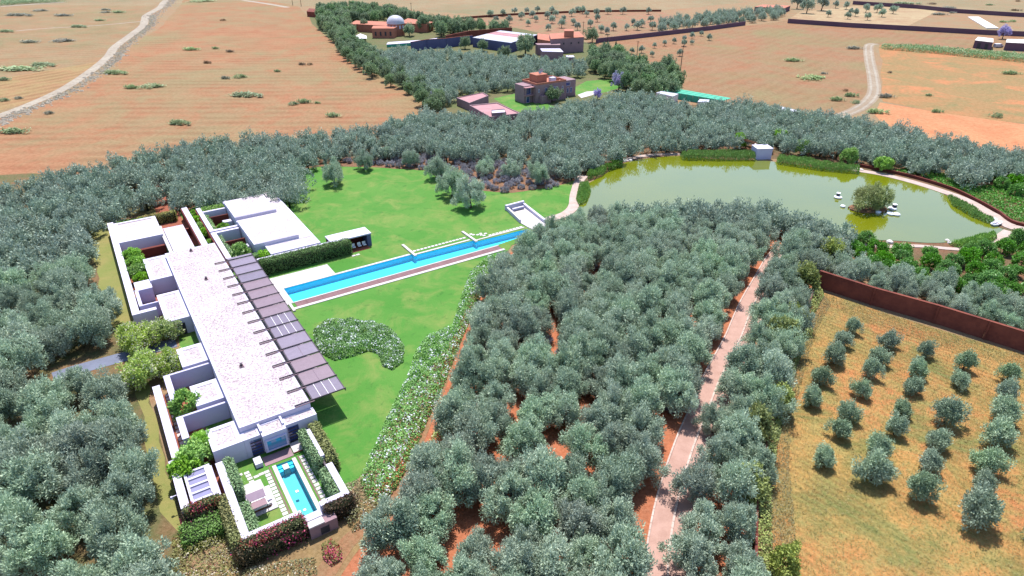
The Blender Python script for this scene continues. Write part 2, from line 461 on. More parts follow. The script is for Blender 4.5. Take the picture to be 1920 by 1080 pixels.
def lake_mat():
    m, nt, out = new_mat('lake_water')
    p = pos(nt)
    c = mix(nt, ramp(nt, noise(nt, 0.04, 4, 0.6, p), 0.35, 0.65), (0.118, 0.130, 0.004), (0.100, 0.118, 0.006))
    b = bsdf(nt, out, c, 0.045, 0.5, bump(nt, noise(nt, 1.2, 3, 0.6, p), 0.08, 0.04))
    b.inputs["IOR"].default_value = 1.75
    b.inputs["Specular IOR Level"].default_value = 0.8
    return m
M['lake'] = lake_mat()

def glass_mat(name, col):
    m, nt, out = new_mat(name)
    b = bsdf(nt, out, col, 0.08, 0.8)
    return m
M['glass'] = glass_mat('sky_reflection_glass', (0.03, 0.16, 0.34))  # blue reflection of sky and pool painted into the base colour
M['darkglass'] = glass_mat('dark_glass', (0.03, 0.05, 0.16))

def panel_mat(name, col):
    m, nt, out = new_mat(name)
    p = pos(nt)
    g = noise(nt, 1.4, 5, 0.7, p)
    c = mix(nt, ramp(nt, g, 0.3, 0.7), tuple(x * 0.9 for x in col), tuple(min(1, x * 1.1) for x in col))
    bsdf(nt, out, c, 0.45, 0.4, bump(nt, noise(nt, 14, 2, 0.6, p), 0.3, 0.01))
    return m
M['panel_a'] = panel_mat('shade_panel_grey', lin((140, 124, 146)))
M['panel_pale'] = panel_mat('pale_lilac_panel', lin((140, 136, 178)))
M['panel_b'] = panel_mat('shade_panel_mauve', lin((142, 116, 130)))
M['panel_c'] = panel_mat('shade_panel_slate', lin((128, 114, 136)))

# ------------------------------------------------------------------ ground sheets
def sheet(name, polys, z, mat, label=None):
    """flat ground sheet; polys = [outer, hole, ...] in world xy"""
    loops = [[Vector((p[0], p[1], 0)) for p in pl] for pl in polys]
    tris = tessellate_polygon(loops)
    vv = [(p.x, p.y, z) for l in loops for p in l]
    me = bpy.data.meshes.new(name)
    ff = []
    for t in tris:
        a, b, c = (Vector(vv[i]) for i in t)
        ff.append(t if (b - a).cross(c - a).z > 0 else t[::-1])
    me.from_pydata(vv, [], ff)
    me.materials.append(mat); me.update()
    o = link(name, me)
    o["kind"] = "structure"
    if label: o["label"] = label
    return o

def px_poly(pts, z=0.0):
    return [P(x, y, z)[:2] for x, y in pts]

def rough_edge(poly, step, amp, seed=1):
    r = random.Random(seed); out = []
    n = len(poly)
    for i in range(n):
        a = poly[i]; b = poly[(i + 1) % n]
        L = math.hypot(b[0] - a[0], b[1] - a[1]); k = max(1, min(60, int(L / step)))
        for j in range(k):
            t = j / k; w = 0 if j == 0 else amp
            out.append((a[0] + (b[0] - a[0]) * t + r.uniform(-w, w), a[1] + (b[1] - a[1]) * t + r.uniform(-w, w)))
    return out

def ribbon_pts(line, widths):
    n = len(line); L = []; R = []
    for i in range(n):
        a = line[max(i - 1, 0)]; b = line[min(i + 1, n - 1)]
        dx, dy = b[0] - a[0], b[1] - a[1]; d = math.hypot(dx, dy) or 1
        w = widths[i] if isinstance(widths, (list, tuple)) else widths
        L.append((line[i][0] - dy / d * w / 2, line[i][1] + dx / d * w / 2))
        R.append((line[i][0] + dy / d * w / 2, line[i][1] - dx / d * w / 2))
    return L, R

def smooth(line, k=6):
    pts = [Vector((p[0], p[1])) for p in line]
    out = []
    for i in range(len(pts) - 1):
        p0 = pts[max(i - 1, 0)]; p1 = pts[i]; p2 = pts[i + 1]; p3 = pts[min(i + 2, len(pts) - 1)]
        for j in range(k):
            t = j / k
            q = 0.5 * ((2 * p1) + (p2 - p0) * t + (2 * p0 - 5 * p1 + 4 * p2 - p3) * t * t + (3 * p1 - p0 - 3 * p2 + p3) * t ** 3)
            out.append((q.x, q.y))
    out.append(tuple(pts[-1]))
    return out

def ribbon(name, line, widths, z, mat, label=None, z0=None):
    L, R = ribbon_pts(line, widths)
    mb = MB(); n = len(line)
    if z0 is None:
        for a in L: mb.v.append((a[0], a[1], z))
        for a in R: mb.v.append((a[0], a[1], z))
        for i in range(n - 1):
            mb.f.append([i, n + i, n + i + 1, i + 1]); mb.m.append(0)
    else:
        for zz in (z, z0):
            for a in L: mb.v.append((a[0], a[1], zz))
            for a in R: mb.v.append((a[0], a[1], zz))
        for i in range(n - 1):
            mb.f.append([i, n + i, n + i + 1, i + 1])
            mb.f.append([2 * n + i, i, i + 1, 2 * n + i + 1])
            mb.f.append([n + i, 3 * n + i, 3 * n + i + 1, n + i + 1])
            mb.m += [0, 0, 0]
        mb.f.append([0, 2 * n, 3 * n, n]); mb.m.append(0)
        mb.f.append([n - 1, 2 * n - 1, 4 * n - 1, 3 * n - 1]); mb.m.append(0)
    o = build(name, mb, mat)
    o["kind"] = "structure"
    if label: o["label"] = label
    return o

def uvw(lst): return [W(u, v)[:2] for u, v in lst]

POOL1 = [(113.34, 22.65), (113.5, 49.45), (112.7, 49.5), (112.3, 63.7), (111.5, 63.8), (111.0, 77.1), (108.5, 76.9), (107.6, 67.3), (107.33, 22.70)]
POOL2 = [(67.55, 8.35), (67.45, 10.35), (57.2, 10.35), (57.2, 8.35)]
holes = [uvw(POOL1), uvw(POOL2)]
ground_outer = [(-2600, -400), (2600, -400), (2600, 3800), (-2600, 3800)]
sheet('ground', [ground_outer] + holes, 0.0, M['ground'])

sheet('field', [rough_edge(px_poly([(-60, 300), (0, 222), (95, 190), (180, 152), (225, 112), (250, 82), (300, 52), (345, 0), (500, 2), (560, 12), (600, 55), (640, 90), (700, 138), (770, 172), (812, 205), (800, 240), (560, 275), (300, 330), (0, 380), (-200, 400)]), 14, 1.0, 3)], 0.02, M['field_big'], 'salmon ploughed field left of the walled compounds')
sheet('field', [rough_edge(px_poly([(-200, 330), (0, 216), (52, 196), (130, 158), (190, 112), (230, 75), (262, 45), (270, 30), (305, 1), (-300, 1)]), 16, 0.6, 4)], 0.012, M['field_left'], 'dry fields beyond the pale track')
sheet('field', [px_poly([(-60, 150), (10, 146), (150, 122), (196, 112), (150, 148), (60, 190), (-60, 225)])], 0.03, soil('soil_striped', [lin((186, 140, 90)), lin((170, 140, 84)), lin((190, 128, 84))], angle=-1.09, freq=0.05, fstr=0.8, fine=0.9), 'striped dry field beside the pale track')
sheet('field', [px_poly([(1, 9), (560, 12), (700, 12), (900, 28), (1240, 20), (1400, 4), (1380, 0.1), (0, 0.1)]), ], 0.016, M['field_far'], 'far beige fields')
sheet('field', [rough_edge(px_poly([(880, 30), (1150, 22), (1240, 22), (1290, 40), (1240, 58), (1100, 75), (1000, 62), (900, 55)]), 18, 1.5, 5)], 0.024, M['field_red'], 'red plain dotted with small trees')
sheet('field', [rough_edge(px_poly([(1090, 72), (1160, 74), (1390, 50), (1480, 38), (1600, 48), (1800, 60), (1919, 66), (1919, 95), (1660, 83), (1634, 84), (1640, 130), (1632, 180), (1575, 215), (1500, 215), (1370, 190), (1280, 165), (1260, 150), (1160, 110)]), 16, 0.8, 6)], 0.024, M['field_mid'], 'salmon plain left of the twin-rut track')
sheet('field', [rough_edge(px_poly([(1650, 84), (1750, 90), (1960, 112), (1990, 240), (1780, 215), (1655, 190)]), 14, 0.8, 7)], 0.028, M['field_right'], 'orange and green patchy field right of the track')
sheet('field', [rough_edge(px_poly([(1650, 192), (1780, 214), (2000, 244), (2080, 330), (1919, 305), (1760, 268), (1655, 232), (1640, 215)]), 10, 0.6, 8)], 0.032, M['field_strip'], 'bare orange strip beyond the olive belt')
sheet('field', [px_poly([(1480, 36), (1500, 22), (1640, 8), (1760, 20), (1700, 50), (1600, 46)])], 0.028, M['field_pale'], 'pale yard behind the long wall')
sheet('field', [px_poly([(1580, 2), (1960, 30), (2200, 30), (2200, 0.1), (1500, 0.1)])], 0.02, M['field_far'], 'greenish beige plain at the far right')

# tracks
tl = smooth([P(x, y)[:2] for x, y in [(-60, 243), (0, 217), (55, 196), (120, 166), (172, 132), (203, 106), (216, 88), (248, 64), (268, 48), (272, 36), (276, 28), (300, 14), (306, 6), (312, 0.5)]])
ribbon('track', tl, [4.0 + 2.0 * i / len(tl) for i in range(len(tl))], 0.05, M['track'], 'pale winding track between the fields')
tl2 = smooth([P(x, y)[:2] for x, y in [(30, 58), (90, 53), (180, 48), (268, 40)]])
ribbon('track', tl2, 2.2, 0.045, M['track'], 'thin pale side track')
tl3 = smooth([P(x, y)[:2] for x, y in [(0, 12), (60, 8), (120, 4)]])
ribbon('track', tl3, 9, 0.045, M['track'], 'pale road at the far left')
tl4 = smooth([P(x, y)[:2] for x, y in [(455, 0.5), (500, 7), (540, 14)]])
ribbon('track', tl4, 5, 0.045, M['track'], 'pale road behind the ploughed field')
rt = smooth([P(x, y)[:2] for x, y in [(1642, 82), (1629, 86), (1630, 110), (1637, 145), (1638, 175), (1618, 198), (1588, 213), (1560, 222)]])
Lr, Rr = ribbon_pts(rt, 2.6)
ribbon('track', rt, 5.2, 0.045, M['rut'], 'twin-rut dirt track across the plain')
ribbon('wheel_rut', Lr, 0.9, 0.06, M['track'])
ribbon('wheel_rut', Rr, 0.9, 0.06, M['track'])

# estate ground
sheet('grove_ground', [px_poly([(960, 470), (1000, 430), (1300, 405), (1600, 440), (1560, 480), (1535, 545), (1490, 690), (1445, 820), (1420, 960), (1440, 1200), (560, 1200), (600, 1000), (700, 930), (790, 800), (860, 600)])], 0.036, M['grove_soil'], 'orange soil under the olive grove')
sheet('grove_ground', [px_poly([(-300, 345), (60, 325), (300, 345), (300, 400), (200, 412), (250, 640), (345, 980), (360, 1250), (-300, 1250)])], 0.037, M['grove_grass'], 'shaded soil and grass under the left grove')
sheet('grove_ground', [px_poly([(60, 335), (380, 275), (700, 246), (820, 205), (1100, 200), (1400, 195), (1700, 250), (1980, 300), (2100, 480), (1980, 600), (1540, 500), (1560, 440), (1750, 370), (1500, 300), (1250, 290), (1090, 345), (1060, 345), (700, 300), (560, 320), (545, 375), (300, 400), (290, 345)])], 0.016, M['shaded_belt_soil'], 'reddish soil and grass, darkened as shade, under the olive belt')
sheet('verge', [rough_edge(px_poly([(168, 425), (206, 415), (262, 640), (268, 690), (330, 950), (345, 1010), (300, 960), (262, 760), (240, 680), (190, 560)]), 3, 0.3, 11)], 0.045, M['strip_grass'], 'yellowing grass strip along the outer wall')
lawn_o = rough_edge(px_poly([(556, 318), (612, 312), (700, 314), (800, 320), (850, 348), (905, 358), (960, 362), (1030, 352), (1078, 330), (1085, 352), (1060, 395), (1005, 440), (960, 460), (935, 490), (880, 545), (860, 620), (830, 660), (760, 740), (735, 790), (690, 870), (655, 925), (614, 862), (585, 790), (400, 840), (330, 620), (300, 420), (420, 360), (545, 372)]), 2.5, 0.25, 12)
sheet('lawn', [lawn_o, holes[0]], 0.05, M['lawn'], 'bright mown lawn around the villa and pool')
sheet('lavender_bed', [rough_edge(px_poly([(560, 312), (640, 296), (760, 285), (900, 290), (1040, 315), (1085, 335), (1060, 345), (1030, 352), (960, 362), (905, 358), (850, 348), (800, 320), (700, 314), (612, 312)]), 3, 0.4, 13)], 0.06, M['bed_soil'], 'reddish soil bed of lavender behind the lawn')
sheet('orchard_ground', [rough_edge(px_poly([(1530, 545), (1740, 612), (2000, 690), (2300, 900), (2300, 1300), (1445, 1300), (1440, 1000), (1455, 830), (1500, 680)]), 5, 0.4, 14)], 0.03, M['orchard'], 'dry golden orchard floor with orange furrows')

sheet('garden_ground', [px_poly([(575, 20), (740, 14), (880, 45), (965, 52), (1100, 80), (1180, 110), (1280, 150), (1280, 172), (1180, 190), (1080, 215), (830, 215), (790, 190), (700, 135), (620, 75), (585, 45)])], 0.04, soil('soil_garden', [lin((104, 110, 62)), lin((124, 108, 72)), lin((92, 112, 54))], s1=0.04, s2=0.15, fine=1.5), 'weedy green garden ground of the walled compounds')

# lake and its path
lake_px = [(1040, 428), (1066, 408), (1086, 378), (1092, 352), (1130, 330), (1165, 308), (1210, 298), (1275, 293), (1345, 299), (1425, 301), (1500, 310), (1560, 318), (1612, 322), (1660, 332), (1715, 346), (1768, 364), (1800, 385), (1840, 405), (1868, 424), (1884, 436), (1850, 446), (1760, 456), (1680, 452), (1600, 448), (1520, 434), (1420, 426), (1300, 424), (1150, 430)]
lake_w = px_poly(lake_px)
lk = smooth(lake_w + [lake_w[0]], 4)[:-1]
sheet('lake_water', [lk], 0.09, M['lake'], 'green ornamental lake')
path_px = [(1010, 420), (1034, 411), (1060, 402), (1075, 388), (1078, 366), (1086, 340), (1095, 330)]
ribbon('lakeside_path', smooth([P(x, y)[:2] for x, y in path_px]), 2.6, 0.16, M['path'], 'pale curved path between lawn and lake', z0=0.0)
rp = smooth([P(x, y)[:2] for x, y in [(1598, 319), (1650, 327), (1708, 341), (1775, 362), (1815, 378), (1850, 398), (1880, 414), (1900, 427), (1960, 436)]])
ribbon('lakeside_path', rp, [2.4 + 1.2 * i / len(rp) for i in range(len(rp))], 0.16, M['path'], 'pale path along the far right shore', z0=0.0)
ribbon('lakeside_path', smooth([P(x, y)[:2] for x, y in [(1165, 301), (1200, 294), (1235, 290), (1275, 289)]]), 1.8, 0.16, M['path'], 'short pale edge of the far shore', z0=0.0)
ribbon('lakeside_path', smooth([P(x, y)[:2] for x, y in [(1892, 434), (1876, 446), (1868, 458)]]), 2.2, 0.15, M['path'], 'pale end of the path by the near shore', z0=0.0)
ribbon('lakeside_path', smooth([P(x, y)[:2] for x, y in [(1575, 447), (1640, 462), (1720, 462), (1800, 468), (1850, 462)]]), 1.4, 0.14, M['path'], 'pale shore edge beside the citrus trees', z0=0.0)
rw = smooth([P(x, y)[:2] for x, y in [(1610, 312), (1700, 331), (1780, 355), (1830, 378), (1870, 400), (1905, 422), (1990, 436)]])
ribbon('retaining_wall', rw, 0.5, 0.8, M['redwall'], 'dark red retaining edge above the lakeside path', z0=0.0)

# drive with kerbs
dl = smooth([P(x, y)[:2] for x, y in [(1232, 1200), (1230, 1079), (1238, 1000), (1255, 920), (1284, 830), (1310, 768), (1332, 713), (1357, 665), (1374, 632), (1391, 590), (1405, 560), (1428, 520), (1448, 485), (1470, 460)]])
Ld, Rd = ribbon_pts(dl, 2.4)
ribbon('driveway', dl, 2.25, 0.06, M['drive'], 'pinkish drive through the olive trees')
ribbon('verge', [((a[0] * 3 - b[0]) / 2, (a[1] * 3 - b[1]) / 2) for a, b in zip(Rd, Ld)], 2.4, 0.04, M['drive'], 'bare pinkish verge right of the drive')
def kerb_run(label, cat, line, w, z, n):
    root = thing('kerb', label, cat, (line[0][0], line[0][1], 0))
    ls = smooth(line, 2)
    seg = max(1, len(ls) // n)
    for i in range(0, len(ls) - 1, seg):
        part = ls[i:min(i + seg + 1, len(ls))]
        if len(part) < 2: continue
        part = list(part)
        a, b = part[-2], part[-1]
        d = math.hypot(b[0] - a[0], b[1] - a[1]) or 1
        part[-1] = (b[0] - (b[0] - a[0]) / d * 0.04, b[1] - (b[1] - a[1]) / d * 0.04)
        L, R = ribbon_pts(part, w)
        mb = MB(); k = len(part)
        ox, oy = line[0][0], line[0][1]
        for zz in (z, 0.0):
            for q in L + R: mb.v.append((q[0] - ox, q[1] - oy, zz))
        for j in range(k - 1):
            mb.f += [[j, k + j, k + j + 1, j + 1], [2 * k + j, j, j + 1, 2 * k + j + 1], [k + j, 3 * k + j, 3 * k + j + 1, k + j + 1]]
        mb.f += [[0, 2 * k, 3 * k, k], [k - 1, 2 * k - 1, 4 * k - 1, 3 * k - 1]]
        mb.m = [0] * len(mb.f)
        build('kerbstone', mb, M['kerb'], root)
    return root
kerb_run('pale kerb stones down the left side of the drive', 'kerb', Ld, 0.22, 0.18, 60)
kerb_run('pale kerb stones down the right side of the drive', 'kerb', Rd, 0.26, 0.18, 60)
# narrow dirt path beside the flower border
dp = smooth([P(x, y)[:2] for x, y in [(897, 548), (872, 610), (852, 668), (832, 722), (812, 772), (790, 826), (765, 880), (740, 925), (700, 972), (650, 1020), (600, 1090), (560, 1150)]])
ribbon('path', dp, [0.9 + 5.2 * max(0, (i / len(dp) - 0.6)) for i in range(len(dp))], 0.07, soil('soil_dirt_path', [lin((186, 116, 76)), lin((170, 112, 78)), lin((160, 120, 80))], s1=0.1, s2=0.6, fine=2.5), 'orange footpath between flower border and grove')
sheet('verge', [rough_edge(px_poly([(560, 1005), (640, 960), (700, 930), (760, 900), (740, 960), (690, 1010), (640, 1079), (620, 1200), (300, 1200), (420, 1060), (460, 1060)]), 2, 0.3, 15)], 0.05, soil('soil_corner', [lin((168, 118, 74)), lin((150, 122, 76)), lin((172, 132, 78))], s1=0.1, s2=0.6, fine=2.5), 'dry weedy soil below the walled pool court')
ribbon('entrance_lane', [P(100, 708)[:2], P(135, 696)[:2], P(262, 661)[:2], P(330, 642)[:2]], 3.0, 0.06, M['asphalt'], 'grey blue entrance lane left of the villa')
sheet('forecourt', [uvw([(143.2, 7.6), (157.5, 7.6), (190, 8.6), (190, 12), (157.5, 12.6), (143.2, 12.6)])], 0.07, M['redfloor'], 'reddish entrance yard between the wings')
sheet('forecourt', [uvw([(114.2, -1.2), (143.2, -1.2), (143.2, 5.6), (124, 5.6), (114.2, 1.9)])], 0.07, M['redfloor'], 'red floor of the long side court')
sheet('forecourt', [uvw([(64, -1.5), (91, -1.5), (91, 1.9), (64, 1.9)])], 0.07, M['redfloor'], 'red floor behind the lower outer wall')
sheet('terrace', [uvw([(104.0, 20.3), (107.0, 20.3), (107.0, 22.3), (113.6, 22.3), (113.6, 33.0), (118.8, 33.0), (118.8, 20.3), (119.5, 20.3)][:7] + [(118.9, 33.0), (118.9, 16.2), (80, 16.2), (80, 19.4)])], 0.09, M['terrace'], 'white paved terrace between pergola and pool')

sheet('lawn', [uvw([(55.7, 2.6), (70.7, 2.6), (70.7, 13.2), (55.7, 13.2)]), uvw(POOL2)], 0.075, M['lawn'], 'small lawn inside the walled pool court')

# ------------------------------------------------------------------ pools
def pool(name, label, outline, depth, fr_u, fr_v, rim, tile=None):
    f = Frame(name, label, 'swimming pool', fr_u, fr_v)
    mb = MB(); n = len(outline)
    pts = [(v - fr_v, u - fr_u) for u, v in outline]
    for p in pts: mb.v.append((p[0], p[1], -depth))
    for p in pts: mb.v.append((p[0], p[1], 0.06))
    area = sum(pts[i][0] * pts[(i + 1) % n][1] - pts[(i + 1) % n][0] * pts[i][1] for i in range(n))
    fl = list(range(n))
    mb.f.append(fl if area > 0 else fl[::-1]); mb.m.append(0)
    for i in range(n):
        j = (i + 1) % n
        mb.f.append([i, n + i, n + j, j]); mb.m.append(0)
    build('basin', mb, tile or M['tile'], f.root)
    wm = MB(); wm.v = [(p[0], p[1], -0.07) for p in pts]
    wm.f = [fl if area > 0 else fl[::-1]]; wm.m = [0]
    build('water', wm, M['poolwater'], f.root)
    for r in rim: f.boxes('coping', M['terrace'], r)
    return f
p1 = pool('swimming_pool', 'long turquoise swimming pool reaching from the terrace to the white ramp', POOL1, 1.25, 107.0, 22.3,
     [(113.37, 113.95, 22.1, 49.0, 0.0, 0.13), (107.2, 113.34, 22.1, 22.62, 0.0, 0.13), (112.8, 113.3, 50.0, 63.2, 0, 0.13), (111.9, 112.3, 64.3, 77.0, 0, 0.13),
      (107.02, 107.28, 22.1, 66.9, 0, 0.13), (112.2, 118.6, 49.42, 49.98, 0, 0.3), (111.2, 117.6, 63.62, 64.18, 0, 0.3)])
nb = 44
for i in range(nb):
    v0 = 22.75 + i * 1.0
    if v0 > 66: break
    p1.boxes('deck_board', M['deckwood'], (105.25, 106.98, v0, v0 + 0.985, 0.0, 0.10 + 0.008 * (i % 3)))
p1.boxes('deck_edge', M['terrace'], (104.5, 105.2, 22.1, 67.0, 0.0, 0.16))
p1.boxes('deck_corner', M['terrace'], (103.9, 107.0, 21.6, 22.08, 0.0, 0.3))
p2 = pool('swimming_pool', 'small narrow blue pool in the walled court below the villa', POOL2, 1.1, 62.0, 9.3,
     [(57.3, 67.6, 7.85, 8.33, 0, 0.12), (57.3, 67.6, 10.37, 10.85, 0, 0.12)], mottled('pale_pool_tile', (0.10, 0.36, 0.42), (0.12, 0.40, 0.46), 0.8, 0.5, 9.0))
p2.boxes('step', M['tile'], (66.9, 67.4, 8.4, 10.3, -1.09, -0.15))
p2.boxes('step', M['tile'], (66.4, 66.88, 8.4, 8.95, -1.09, -0.3))
p2.boxes('step', M['tile'], (66.4, 66.88, 9.75, 10.3, -1.09, -0.3))
p2.boxes('step', M['terrace'], (66.3, 67.3, 9.0, 9.7, -1.09, -0.05))
p2.boxes('float', M['plastic'], (61.6, 61.95, 9.1, 9.45, -0.07, 0.05))
p2.boxes('float', M['plastic'], (58.3, 58.6, 9.0, 9.3, -0.07, 0.03))
p2.boxes('coping', M['deckwood'], (57.3, 67.7, 7.45, 7.6, 0, 0.1))
p2.boxes('coping', M['deckwood'], (57.3, 67.7, 11.1, 11.25, 0, 0.1))
# spill block at the end of the small pool
f = Frame('spill_block', 'stepped white and mauve overflow block at the end of the small pool', 'overflow block', 55.0, 9.6)
f.boxes('pool_end', M['terrace'], (55.7, 57.15, 7.9, 10.42, 0.0, 0.16))
f.boxes('shelf', M['white'], (54.7, 55.66, 8.45, 10.3, 0, 2.0))
f.boxes('block', M['mauve'], (53.7, 54.66, 8.45, 11.6, 0, 1.7))
f.boxes('block', M['lilac'], (54.7, 55.6, 10.42, 11.6, 0, 1.2))
f.boxes('cap', M['terrace'], (53.7, 54.66, 8.45, 10.2, 1.71, 1.9))
f.boxes('opening', M['dark'], (53.66, 53.69, 9.6, 10.6, 0.2, 1.2))

# white ramp at the pool's far end
f = Frame('ramp', 'white walled ramp linking the pool end to the lakeside path', 'ramp', 116.0, 80.0)
f.prism('floor', M['terrace'], [(122.0, 79.2), (122.2, 83.6), (108.0, 81.6), (108.2, 77.7), (114.5, 77.6)], 0.0, 0.22)
f.prism('wall', M['white'], [(123.4, 79.0), (123.5, 84.5), (122.9, 84.4), (122.8, 79.1)], 0.0, 1.3)
f.prism('wall', M['white'], [(122.9, 79.1), (123.0, 79.6), (114.8, 78.0), (114.6, 77.5)], 0.0, 0.9)
f.prism('wall', M['white'], [(122.8, 84.4), (122.9, 83.9), (111.4, 82.1), (111.3, 82.7)], 0.0, 0.9)
f.boxes('bench', M['white'], (121.2, 121.7, 80.0, 83.2, 0.23, 0.8))
f.boxes('gutter', M['dark'], (120.7, 121.1, 80.0, 83.0, 0.23, 0.26))

# ------------------------------------------------------------------ villa
vf = Frame('villa', 'long flat-roofed white villa with pale chipping roofs', 'villa', 72.5, 1.9)
def block(fr, u0, u1, v0, v1, h, wall=None, roofmat=None, rim=0.55, rh=0.14, name='block', z0=0.0):
    wall = wall or M['white']
    w = fr.boxes(name, wall, (u0, u1, v0, v1, z0, h - rh))
    r = fr.boxes('parapet', M['white'], (u0, u0 + rim, v0, v1, h - rh, h), (u1 - rim, u1, v0, v1, h - rh, h),
                 (u0 + rim, u1 - rim, v0, v0 + rim, h - rh, h), (u0 + rim, u1 - rim, v1 - rim, v1, h - rh, h), parent=w)
    r.location = (0, 0, 0)
    fr.boxes('roof', roofmat or M['gravel'], (u0 + rim + .01, u1 - rim - .01, v0 + rim + .01, v1 - rim - .01, h - rh + .003, h - rh + 0.06), parent=w)
    return w
block(vf, 72.45, 133.2, 5.72, 14.95, 3.9, rim=0.35, rh=0.08, name='long_block')
vf.boxes('gutter', M['darkbeam'], (73, 133.0, 14.97, 15.12, 3.45, 3.7))
block(vf, 124.2, 134.6, 1.8, 5.70, 3.1, name='side_block', rim=0.8)
block(vf, 106.9, 117.6, 1.95, 5.70, 3.1, name='side_block', rim=0.8)
block(vf, 91.9, 97.4, 2.0, 5.70, 3.1, name='side_block', rim=0.8)
block(vf, 81.2, 86.4, 2.0, 5.70, 3.1, name='side_block', rim=0.8)
block(vf, 70.7, 75.4, 2.0, 5.70, 3.1, name='side_block', rim=0.7)
block(vf, 70.7, 72.43, 5.72, 7.82, 3.1, name='front_block', rim=0.3)
block(vf, 70.7, 72.43, 10.92, 15.15, 3.1, name='front_block', rim=0.3)
bay = block(vf, 69.85, 72.43, 7.86, 10.88, 3.35, name='bay', rim=0.3, z0=0.55)
vf.boxes('bay_wall', M['white'], (70.7, 72.43, 7.86, 10.88, 0.0, 0.54))
fm = vf.boxes('window', M['lilac'], (69.62, 69.84, 8.0, 10.75, 0.75, 0.95), (69.62, 69.84, 8.0, 10.75, 2.45, 2.65), (69.62, 69.84, 8.0, 8.2, 0.95, 2.45), (69.62, 69.84, 10.55, 10.75, 0.95, 2.45))
vf.boxes('pane', M['glass'], (69.7, 69.83, 8.21, 10.54, 0.96, 2.44), parent=fm)
for v0 in (6.35, 11.15):
    d = vf.boxes('door', M['darkglass'], (70.62, 70.69, v0, v0 + 1.4, 0.05, 2.6))
    for k in range(5):
        vf.boxes('slat', M['darkbeam'], (70.55, 70.61, v0 + 0.05, v0 + 1.35, 0.25 + k * 0.5, 0.38 + k * 0.5), parent=d)
# court wall upright ribs on the bay sides
vf.boxes('rib', M['white'], (70.7, 74.2, 7.835, 8.1, 3.36, 3.62))
vf.boxes('rib', M['white'], (70.7, 74.2, 10.64, 10.9, 3.36, 3.62))
wv = vf.boxes('window', M['white'], (98.6, 103.6, 5.58, 5.71, 1.0, 1.1), (98.6, 103.6, 5.58, 5.71, 2.7, 2.8), (98.6, 98.75, 5.58, 5.71, 1.1, 2.7), (103.45, 103.6, 5.58, 5.71, 1.1, 2.7), (101.0, 101.15, 5.58, 5.71, 1.1, 2.7))
vf.boxes('pane', M['fabric'], (98.76, 103.44, 5.62, 5.70, 1.11, 2.69), parent=wv)
vf.boxes('door', M['dark'], (106.84, 106.89, 3.4, 4.6, 0.05, 2.2))
for (u, v) in ((117.4, 10.4), (86.1, 9.25), (131.6, 10.3)):
    vent = vf.boxes('vent', M['mauve'], (u - .35, u + .35, v - .3, v + .3, 3.86, 4.05))
    vf.boxes('cowl', M['darkbeam'], (u - .18, u + .3, v - .16, v + .16, 4.05, 4.4), parent=vent)
# end slab over the entrance ramp
block(vf, 134.7, 149.1, 7.5, 11.4, 3.0, roofmat=M['gravel_pale'], name='entrance_slab', rim=0.15, rh=0.06)
vf.boxes('slab_edge', M['terrace'], (134.8, 152.0, 6.75, 7.4, 2.4, 2.6))
vf.boxes('red_wall', M['redwall'], (149.3, 149.9, 7.5, 12.7, 0, 1.7))

# pergola over the terrace side
pg = Frame('pergola', 'long pergola of mauve shade panels along the villa roof edge', 'pergola', 72.5, 15.2)
NB = 15; u0b, u1b = 72.75, 123.0; pitch = (u1b - u0b) / (NB - 1)
beams = [u0b + i * pitch for i in range(NB)]
for u in beams:
    pg.boxes('beam', M['darkbeam'], (u - .05, u + .05, 12.95, 20.15, 3.96, 4.10))
    pg.boxes('rafter', M['mauve'], (u - .36, u - .27, 12.95, 15.6, 3.92, 4.02))
pg.boxes('rail', M['darkbeam'], (72.6, 124.3, 15.35, 15.5, 3.70, 3.90))
pg.boxes('rail', M['darkbeam'], (72.6, 124.3, 19.95, 20.08, 3.70, 3.90))
pm = ['c', 'a', 'c', 'a', 'c', 'c', 'b', 'b', 'b', 'b', 'c', 'a', 'a', 'a']
pm = ['c', 'b', 'b', 'a', 'a', 'c', 'c', 'b', 'b', 'b', 'b', 'c', 'a', 'a']
for i in range(NB - 1):
    a, b = beams[i] + .06, beams[i + 1] - .06
    pn = pg.boxes('shade_panel', M['panel_' + pm[i]], (a, b, 15.52, 19.93, 3.84, 3.88))
    if i in (0, 5, 6):
        for k in (1, 2, 3):
            vv = 15.52 + k * 1.1
            pg.boxes('slat', M['fabric'], (a, b, vv - .03, vv + .03, 3.885, 3.93), parent=pn)
    elif i in (1, 3):
        vv = 17.7
        pg.boxes('slat', M['canvas'], (a, b, vv - .03, vv + .03, 3.885, 3.92), parent=pn)
pg.boxes('shade_panel', M['panel_a'], (123.1, 124.25, 15.52, 19.93, 3.84, 3.88))
for u in (83.5, 94.2, 105.0, 115.8, 123.8):
    pg.boxes('post', M['darkbeam'], (u - .08, u + .08, 19.9, 20.06, 0, 3.7))

